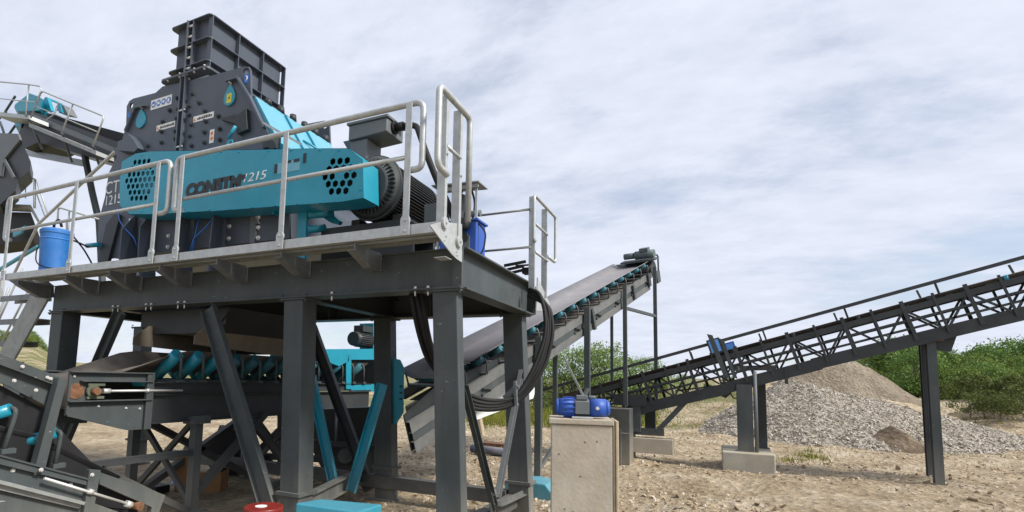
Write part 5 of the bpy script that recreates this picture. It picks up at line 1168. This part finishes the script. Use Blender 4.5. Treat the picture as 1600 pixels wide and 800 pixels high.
MB().beam(cp(155, 347, YC + .2), cp(162, 480, YC + .2) , .12, .12, (0, 1, 0)).build('support_post', STEEL, cC)
for a, c in (((8, 175), (24, 150)), ((-4, 188), (10, 174)), ((14, 210), (24, 196)), ((0, 190), (6, 207)), ((15, 178), (20, 189))): MB().beam(cp(*a, YC + .2), cp(*c, YC + .2), .05, .05).build('head_brace', STEEL, cC)
# ---- secondary crusher body at the left edge with its landing
sc = thing('feed_hopper', 'dark grey angular hopper hanging at the left edge of the picture above a galvanised landing', 'hopper')
YS = 6.9
MB().ext([oy(-60, 205, YS), oy(28, 209, YS), oy(31, 218, YS), oy(5, 250, YS), oy(2, 275, YS), oy(-60, 275, YS)], (0, .05, 0)).build('hopper_wall', MOTOR, sc)
MB().ext([oy(30, 210, YS + .06), oy(34, 220, YS + .06), oy(48, 252, YS + .06), oy(47, 266, YS + .06), oy(28, 284, YS + .06), oy(24, 298, YS + .06), oy(0, 320, YS + .06), oy(-60, 300, YS + .06), oy(-60, 215, YS + .06)], (-.9, .5, 0)).build('hopper_body', DARK, sc, .01)
MB().beam(oy(7, 250, YS + .0), oy(22, 278, YS + .0), .08, .03, (0, 1, 0)).build('hopper_rib', MOTOR, sc)
ld = thing('side_landing', 'galvanised landing with hand rails at the left edge behind the stair', 'landing')
YL = 7.4
MB().ext([oy(-60, 316, YL), oy(48, 320, YL), oy(60, 342, YL), oy(58, 346, YL), oy(46, 326, YL), oy(-60, 322, YL)], (-.3, .2, 0)).build('landing_edge', GALVD, ld)
MB().ext([oy(-60, 330, YL + .1), oy(48, 332, YL + .1), oy(58, 360, YL + .1), oy(52, 374, YL + .1), oy(0, 382, YL + .1), oy(-60, 382, YL + .1)], (-1.2, .7, 0)).build('landing_body', RUB, ld)
MB().tube([oy(-60, 270, YL), oy(50, 278, YL), oy(57, 281, YL), oy(75, 335, YL)], .02, 8, .05).tube([oy(0, 275, YL), oy(-2, 315, YL)], .018).tube([oy(40, 278, YL), oy(40, 310, YL)], .012).tube([oy(54, 281, YL), oy(54, 325, YL)], .03).tube([oy(56, 300, YL), oy(70, 338, YL)], .014).build('hand_rail', GALV, ld)
MB().ext([oy(20, 361, YL - .1), oy(40, 352, YL - .1), oy(32, 364, YL - .1), oy(20, 370, YL - .1)], (0, .05, 0)).build('landing_bracket', TEAL, ld)
MB().tube([oy(90, 345, YL), oy(91, 326, YL), oy(95, 325, YL), oy(115, 331, YL), oy(156, 343, YL)], .022, 8, .05).tube([oy(108, 331, YL), oy(106, 375, YL)], .02).tube([oy(104, 345, YL), oy(104, 400, YL)], .02).build('hand_rail', GALV, ld)
# long galvanised stay from the crusher corner down to the left, and a turquoise one
st = MB().beam(oy(180, 237, 5.1), oy(60, 350, 5.9), .035, .045, (0, 1, 0)).beam(oy(60, 350, 5.9), oy(20, 432, 6.1), .035, .045, (0, 1, 0)).build('diagonal_stay', GALV, None, .003); tag(st, 'galvanised diagonal stay running down to the left from the crusher corner bracket', 'stay')
MB().ext([oy(176, 232, 5.05), oy(197, 226, 5.05), oy(194, 238, 5.05), oy(187, 246, 5.05), oy(182, 243, 5.05)], (0, .02, 0)).build('stay_bracket', CRUSH, st)
st = MB().beam(oy(-20, 433, 6.4), oy(60, 385, 6.4), .05, .07, (0, 1, 0)).build('diagonal_stay', TEAL, None); tag(st, 'dark turquoise diagonal stay behind the left end of the walkway railing', 'stay')
# ---- stair under the left end of the walkway
sr = thing('access_stair', 'galvanised steel stair with open treads below the left end of the walkway', 'stair')
YSt = 4.25
def sp(px, py, y=YSt): return oy(px, py, y)
str_ = MB().ext([sp(47, 462), sp(75, 464), sp(20, 562), sp(12, 600), sp(-30, 600), sp(0, 550)], (0, .012, 0)).build('stringer', GALVD, sr)
MB().beam(sp(75, 465), sp(8, 585), .05, .03, (0, 1, 0)).build('stringer_flange', GALVD, sr)
MB().ext([sp(10, 436), sp(75, 440), sp(83, 446), sp(83, 465), sp(52, 462), sp(42, 457)], (0, .012, 0)).build('stair_head_plate', STEEL, sr)
for (x0, y0, x1, y1) in ((-80, 452, 55, 460), (-80, 490, 52, 498), (-80, 529, 33, 534), (-80, 560, 10, 566)):
    a, c = sp(x0, y0, YSt + .02), sp(x1, y1, YSt + .02); z = (a.z + c.z) / 2
    MB().box(c.x - 1.0, c.x, YSt + .013, YSt + .25, c.z, c.z + .012).box(c.x - 1.0, c.x, YSt + .013, YSt + .028, c.z - .07, c.z - .001).box(c.x - 1.0, c.x, YSt + .23, YSt + .245, c.z - .07, c.z - .001).build('tread', BRK, sr)
MB().tube([sp(14, 450, 4.9), sp(-30, 560, 4.9)], .02).tube([sp(35, 420, 5.6), sp(-20, 540, 5.6)], .02).tube([sp(62, 420, 5.9), sp(0, 540, 5.9)], .02).build('stair_rail', GALV, sr)
MB().box(sp(-1, 440).x - .0, sp(2, 440).x, YSt, YSt + .05, sp(0, 470).z, sp(0, 437).z).build('stair_post', GALV, sr)

# ------------------------------------------------------------------ loose objects
# blue bucket on the walkway
bk = thing('blue_drum', 'blue plastic drum with lid and hanging wire standing on the walkway left of the crusher', 'drum')
c = oy(84, 419, 4.12); c.z = ZD + .001; r = 21.0 * (0.4414 * -c.x + .892 * c.y + .098 * (c.z - 1.6)) / FPX; hz = oy(84, 358, 4.12).z - ZD
prof_ = [(r * .90, 0), (r * .93, hz * .3), (r * 1.0, hz * .72), (r * 1.04, hz * .74), (r * 1.0, hz * .76), (r * 1.02, hz * .84), (r * 1.07, hz * .86), (r * 1.07, hz * .92), (r * .98, hz * .95), (r * .93, hz * .95)]
b = MB()
for (r0_, z0_), (r1_, z1_) in zip(prof_[:-1], prof_[1:]): b.cyl(c + Z_ * z0_, c + Z_ * z1_, r0_, r1_, 32, False)
b.cyl(c + Z_ * .0, c + Z_ * .004, r * .9, n=32); b.cyl(c + Z_ * hz * .93, c + Z_ * hz * .955, r * .95, n=32); b.build('drum_shell', BLUEP, bk)
MB().tube([c + V((-r * 1.03, -.03, hz * .8)), c + V((-r * .75, -r * .9, hz * .55)), c + V((-r * .3, -r * 1.08, hz * .22)), c + V((r * .6, -r * .95, hz * .12)), c + V((r * 1.3, -.1, hz * .1))], .008, 8, .15).build('wire', CABLE, bk)
MB().tube([c + V((-r * 1.9, .1, hz * .7)), c + V((-r * 1.2, .1, hz * .86)), c + V((-r * .6, .0, hz * 1.1)), c + V((r * .1, 0, hz * 1.2)), c + V((.0, .05, hz * 1.05))], .018, 8, .05).build('drum_hose', RUB, bk)
hs2 = thing('thin_hoses', 'thin black hoses hanging between the blue drum and the crusher', 'hose')
MB().tube([oy(115, 370, 4.5), oy(130, 388, 4.6), oy(140, 405, 4.6), oy(150, 425, 4.6)], .012, 8, .1).tube([oy(105, 372, 4.5), oy(125, 380, 4.55), oy(138, 386, 4.7)], .012, 8).build('hose', RUB, hs2)
MB().cyl(oy(136, 384, 4.72), oy(156, 382, 4.72), .035).build('hose_coupling', TEAL, hs2)
# hydraulic power unit
hp = thing('hydraulic_unit', 'blue hydraulic oil tank with pump under a small grey roof at the platform end', 'hydraulic unit')
YH = 5.0
a, c = oy(722, 385, YH), oy(752, 385, YH)
x1_, x0_ = oy(756, 350, 5.1).x, oy(697, 350, 5.1).x
zt_ = oy(740, 347, YH).z
MB().box(x0_, x1_ - .02, 4.95, 5.2, ZT + .06, zt_).build('oil_tank', BLUE, hp, .01)
MB().box(x0_ - .02, x1_, 4.93, 5.22, zt_ + .001, zt_ + .02).build('tank_lid', BLUE, hp)
q = V((x1_ - .15, 4.95, zt_ - .17)); MB().cyl(q, q - Y_ * .03, .05).cyl(V((x0_ + .3, 4.93, zt_ - .05)), V((x0_ + .3, 4.82, zt_ - .05)), .06).build('filler_cap', MOTORD, hp)
MB().box(x1_ - .17, x1_ - .09, 4.935, 4.949, ZT + .08, zt_ - .16).build('level_gauge', MOTOR, hp)
b = MB(); pm = V((x1_ - .32, 5.15, zt_ + .16)); b.cyl(pm - Z_ * .13, pm + Z_ * .2, .08, n=16).cyl(pm + V((.09, 0, -.02)), pm + V((.26, 0, -.02)), .035).cyl(pm + V((-.2, .05, -.1)), pm + V((-.2, .05, .12)), .06); b.box(pm.x - .4, pm.x - .25, 5.1, 5.3, zt_ + .02, zt_ + .3); b.build('pump_motor', MOTOR, hp)
MB().tube([pm + V((-.02, 0, .0)), pm + V((.03, 0, .26)), pm + V((.13, 0, .30)), pm + V((.20, 0, .1)), pm + V((.16, 0, -.12))], .012, 8, .1).tube([V((x1_ - .02, 5.0, zt_ - .02)), V((x1_ + .07, 5.0, zt_ - .12)), V((x1_ + .04, 5.0, zt_ - .35)), V((x1_ - .1, 4.9, zt_ - .45))], .009, 8, .1).build('oil_hose', RUB, hp)
rz = oy(748, 282, 4.9).z; xr_ = oy(748, 282, 4.9).x
rf = MB().ext([V((xr_ - .55, 4.9, rz + .03)), V((xr_, 4.9, rz + .0)), V((xr_, 4.9, rz - .012)), V((xr_ - .55, 4.9, rz + .018))], (0, .25, 0)).box(xr_ - .5, xr_ - .02, 4.93, 4.95, rz - .05, rz - .012).build('roof_plate', GALVD, hp)
for x in (xr_ - .06, xr_ - .5): MB().box(x - .012, x + .012, 4.98, 5.0, ZT + .07, rz).build('roof_post', GALV, hp)
# debris by the far corner of the beam: clamps and terminals
cl = thing('cable_clamps', 'small black cable clamps and studs on the far right corner of the platform beam', 'clamps')
b = MB(); 
for px, py, dx in ((803, 414, .12), (808, 420, .07), (815, 425, .05)): q = ox(px, py, XR - .1); b.beam(q - X_ * .12 , q + X_ * dx * 1.2 + V((0, 0, .03)), .03, .03)
q = ox(826, 426, XR - .03); b.box(q.x - .06, q.x + .04, q.y - .08, q.y + .05, q.z - .02, q.z + .05); q = ox(812, 415, XR - .1); b.cyl(q - X_ * .05, q + X_ * .14, .012, n=8); b.build('clamp_body', RUB, cl)
# cable bundle looping from the far corner round the legs
cb = thing('cable_bundle', 'bundle of thick black cables looping from the beam corner down round the right hand legs', 'cable')
random.seed(2)
for k in range(4):
    j = lambda s_=1: V((random.uniform(-.02, .02), random.uniform(-.02, .02), random.uniform(-.03, .03)))
    ob = V((0, 0, 0)); f_ = (k - 1.5) * 1.2
    pts = [dp(826, 456 + f_ * 3, 6.25), dp(842, 462 + f_ * 3, 6.15), dp(855 + f_ * 2.5, 480, 6.05), dp(859 + f_ * 3, 520, 5.95), dp(845 + f_ * 4, 570, 5.85), dp(825 + f_ * 4, 605 + f_ * 1, 5.8), dp(803, 628 + f_ * 3, 5.75), dp(770, 634 + f_ * 4, 5.7), dp(735, 628 + f_ * 5, 5.6), dp(705, 610 + f_ * 5, 5.5)]
    if k % 2 == 0: pts += [dp(675 + f_ * 3, 568, 5.35), dp(657 + f_ * 4, 510, 5.2), dp(648 + f_ * 4, 455, 5.1)]
    else: pts += [dp(682 + f_ * 3, 575, 5.35), dp(668 + f_ * 2, 530, 5.2), dp(652 + f_ * 4, 455, 5.1)]
    MB().tube([p + j() * .4 for p in pts], .024, 10, .35, 6).build('cable', CABLE, cb)
q = dp(800, 630, 5.75); MB().beam(q + V((-.09, 0, .05)), q + V((.06, 0, .19)), .03, .05).beam(q + V((.05, 0, -.02)), q + V((.03, 0, .24)), .03, .05).build('cable_tie', MOTOR, cb)
# concrete pedestal with vibration motor
pdl = thing('concrete_pedestal', 'tall pale board-marked concrete pedestal with timber edge in the right foreground', 'pedestal')
D = 4.7; a = dp(859, 655, D); bk_ = ray(866, 655); bk_.z = 0; bk_.normalize(); fr_ = V((bk_.y, -bk_.x, 0)); rr_ = ray(963, 655); rr_.z = 0
k_ = a.dot(bk_) / rr_.dot(bk_); c = V((rr_.x * k_, rr_.y * k_, a.z)); wd = (V((c.x, c.y, 0)) - V((a.x, a.y, 0))).length
zt_ = (a.z + c.z) / 2; a.z = 0
def pbox(x0, x1, y0, y1, z0, z1, m, name, bev=.006, par=pdl):
    cc = a + fr_ * ((x0 + x1) / 2) + bk_ * ((y0 + y1) / 2) + Z_ * ((z0 + z1) / 2)
    return MB().obox(cc, fr_ * ((x1 - x0) / 2), bk_ * ((y1 - y0) / 2), Z_ * ((z1 - z0) / 2)).build(name, m, par, bev)
pbox(0.01, wd - .03, 0, .45, 0, zt_ - .04, CONC, 'pedestal_block', .012)
pbox(-.008, wd - .02, -.012, .46, zt_ - .038, zt_ + .01, CONC, 'cap_edge', .008)
pbox(wd - .028, wd - .008, .01, .46, 0, zt_ - .01, WOOD, 'edge_board'); pbox(wd - .006, wd + .018, -.01, .44, 0, zt_ + .005, WOOD, 'edge_board')
for z, hh in ((.36, .002),): pbox(.012, wd - .06, -.0025, -.0005, z, z + hh, TAN, 'board_joint', 0)
m_ = MB(); 
for u, z in ((.30, 1.09), (.40, 1.1), (.13, .52), (.2, .5), (.26, .8), (.08, .98)): q = a + fr_ * u + Z_ * z - bk_ * .002; m_.cyl(q, q + bk_ * .002, .006, n=8)
m_.build('tie_hole', BTXT, pdl)
vm = thing('vibration_motor', 'small bright blue vibration motor lying on top of the concrete pedestal', 'motor')
zc_ = zt_ + .01 + .095; c0 = a + fr_ * (wd * .5) + bk_ * .15; c0.z = zc_
b = MB(); 
def prim(s0, s1, r0_, r1_=None, n=22): b.cyl(c0 + fr_ * s0, c0 + fr_ * s1, r0_, r1_, n)
MB().cyl(c0 - fr_ * .23, c0 - fr_ * .205, .055, .078, 22).cyl(c0 - fr_ * .205, c0 - fr_ * .07, .078, .084, 22).build('end_cover', BLUE, vm)
MB().cyl(c0 + fr_ * .07, c0 + fr_ * .205, .084, .080, 22).cyl(c0 + fr_ * .205, c0 + fr_ * .24, .080, .055, 22).build('end_cover', BLUE, vm)
for k in range(14):
    t = 2 * math.pi * k / 14; d_ = bk_ * math.cos(t) + Z_ * math.sin(t); s_ = bk_ * -math.sin(t) + Z_ * math.cos(t)
    b.obox(c0 - fr_ * .11 + d_ * .087, fr_ * .05, d_ * .006, s_ * .004)
b.build('cooling_rib', BLUE, vm)
b = MB().cyl(c0 - fr_ * .069, c0 + fr_ * .069, .075, n=22).obox(c0 - bk_ * .06, fr_ * .06, bk_ * .03, Z_ * .055).build('motor_centre', MOTOR, vm, .004)
b = MB(); b.obox(c0 + Z_ * .088, fr_ * .05, bk_ * .05, Z_ * .02); b.cyl(c0 + fr_ * .06 + Z_ * .09, c0 + fr_ * .12 + Z_ * .09, .018, n=10); b.build('terminal_box', MOTOR, vm, .006)
b = MB(); b.obox(c0 - Z_ * .085 - bk_ * .03, fr_ * .09, bk_ * .1, Z_ * .008); b.build('base_plate', GALV, vm, .003)
MB().cyl(c0 + fr_ * .13 - bk_ * .085, c0 + fr_ * .13 + bk_ * .02, .016, n=10).build('lifting_bolt', BOLT, vm)
# foreground low objects
D = 4.35
a, c = dp(462, 788, D), dp(560, 800, D - .15); 
tq = MB().ext([dp(462, 786, 4.35), dp(500, 779.5, 4.62), dp(597, 788, 4.62), dp(560, 800, 4.22)], (0, 0, -.5)).build('equipment_cover', TEAL, None, .012); tag(tq, 'low turquoise steel cover at the bottom edge in front of the second platform leg', 'cover')
rd = thing('red_drum', 'small dark red drum lid at the bottom edge beside the leaning brace', 'drum')
q = dp(412, 793, 4.6); b = MB().cyl((q.x, q.y, 0), (q.x, q.y, q.z - .02), .16, n=32).build('drum_body', RED, rd)
MB().cyl((q.x, q.y, q.z - .0195), (q.x, q.y, q.z + .012), .167, .16, 32).build('drum_lid', RED, rd, .004)
MB().cyl((q.x - .01, q.y - .02, q.z + .0125), (q.x - .01, q.y - .02, q.z + .016), .05, n=20).build('lid_cap', WHITE, rd)
tg = MB().ext([oy(788, 752, 7.3), oy(826, 752, 7.3), oy(852, 757, 7.3), oy(866, 775, 7.3), oy(880, 812, 7.3), oy(788, 812, 7.3)], (0, .5, 0)).build('machine_hood', TEAL, None, .02); tag(tg, 'turquoise rounded machine hood on the ground behind the rearmost right leg', 'hood')
# cardboard box and black roll under the conveyor
cx_b = thing('cardboard_box', 'torn open brown cardboard box on the ground behind the conveyor legs', 'box')
q0, q1 = oz(272, 769, 0), oz(345, 769, 0); dx = (q1 - q0); n_b = V((-dx.y, dx.x, 0)).normalized()
hh = .42
def cb_(o, v, h): return [o, o + v, o + v + Z_ * h, o + Z_ * h]
e_ = (oz(298, 769, 0) - q0)
MB().ext(cb_(q0, e_ * 1.0, .55), n_b * .01).ext(cb_(q0 + e_, (q1 - q0) - e_, .26), n_b * .01).ext(cb_(q0, n_b * .35, .5), dx.normalized() * .01).ext(cb_(q1, n_b * .35, .26), -dx.normalized() * .01).build('box_walls', CARD, cx_b)
rl = thing('black_roll', 'black rubber roll standing behind the torn cardboard box', 'roll')
q = oz(331, 762, 0) + n_b * .9; MB().cyl(q + V((-.05, .0, .36)), q + V((-.05, .0, .36)) + n_b * .4, .36, n=32).build('roll_body', RUB, rl)
br = oz(240, 770, 0); o = MB().obox(br + Z_ * .06, V((.18, 0, 0)), V((0, .1, 0)), V((0, 0, .05))).build('dark_bundle', RUB); tag(o, 'dark crumpled bundle on the ground left of the cardboard box', 'bundle')
rg = MB(); random.seed(4); q = oz(262, 765, 0)
rows = [[q + V((i * .05, j * .05, .02 + .12 * max(0, 1 - ((i - 2) ** 2 + (j - 2) ** 2) / 9) + random.uniform(0, .03))) for i in range(6)] for j in range(6)]
o = rg.strip(rows).build('blue_rag', mat('pale_blue_cloth', (.22, .36, .60), .9)); tag(o, 'crumpled pale blue rag on the ground by the cardboard box', 'rag')
# pipes and a wooden block behind the conveyor on the ground
q = oz(762, 712, 0); pp = MB().cyl(q + V((-.45, .2, .10)), q + V((.45, -.05, .10)), .09, n=18).build('navy_pipe', mat('navy_plastic', (.03, .05, .12), .45, dust=.4)); tag(pp, 'short dark navy pipe lying on the ground behind the front right leg', 'pipe')
q = oz(745, 682, 0); pp = MB().obox(q + Z_ * .28, V((.16, .02, .02)), V((0, .1, 0)), V((-.06, 0, .26))).build('timber_prop', WOOD, None, .01); tag(pp, 'leaning brown timber prop on the ground below the rising conveyor', 'timber')
q = oz(770, 698, 0); o = MB().obox(q + Z_ * .05, V((.3, 0, 0)), V((0, .2, 0)), V((.05, 0, .05))).build('red_scrap', RUST); tag(o, 'flat reddish piece of scrap lying beyond the navy pipe', 'scrap')
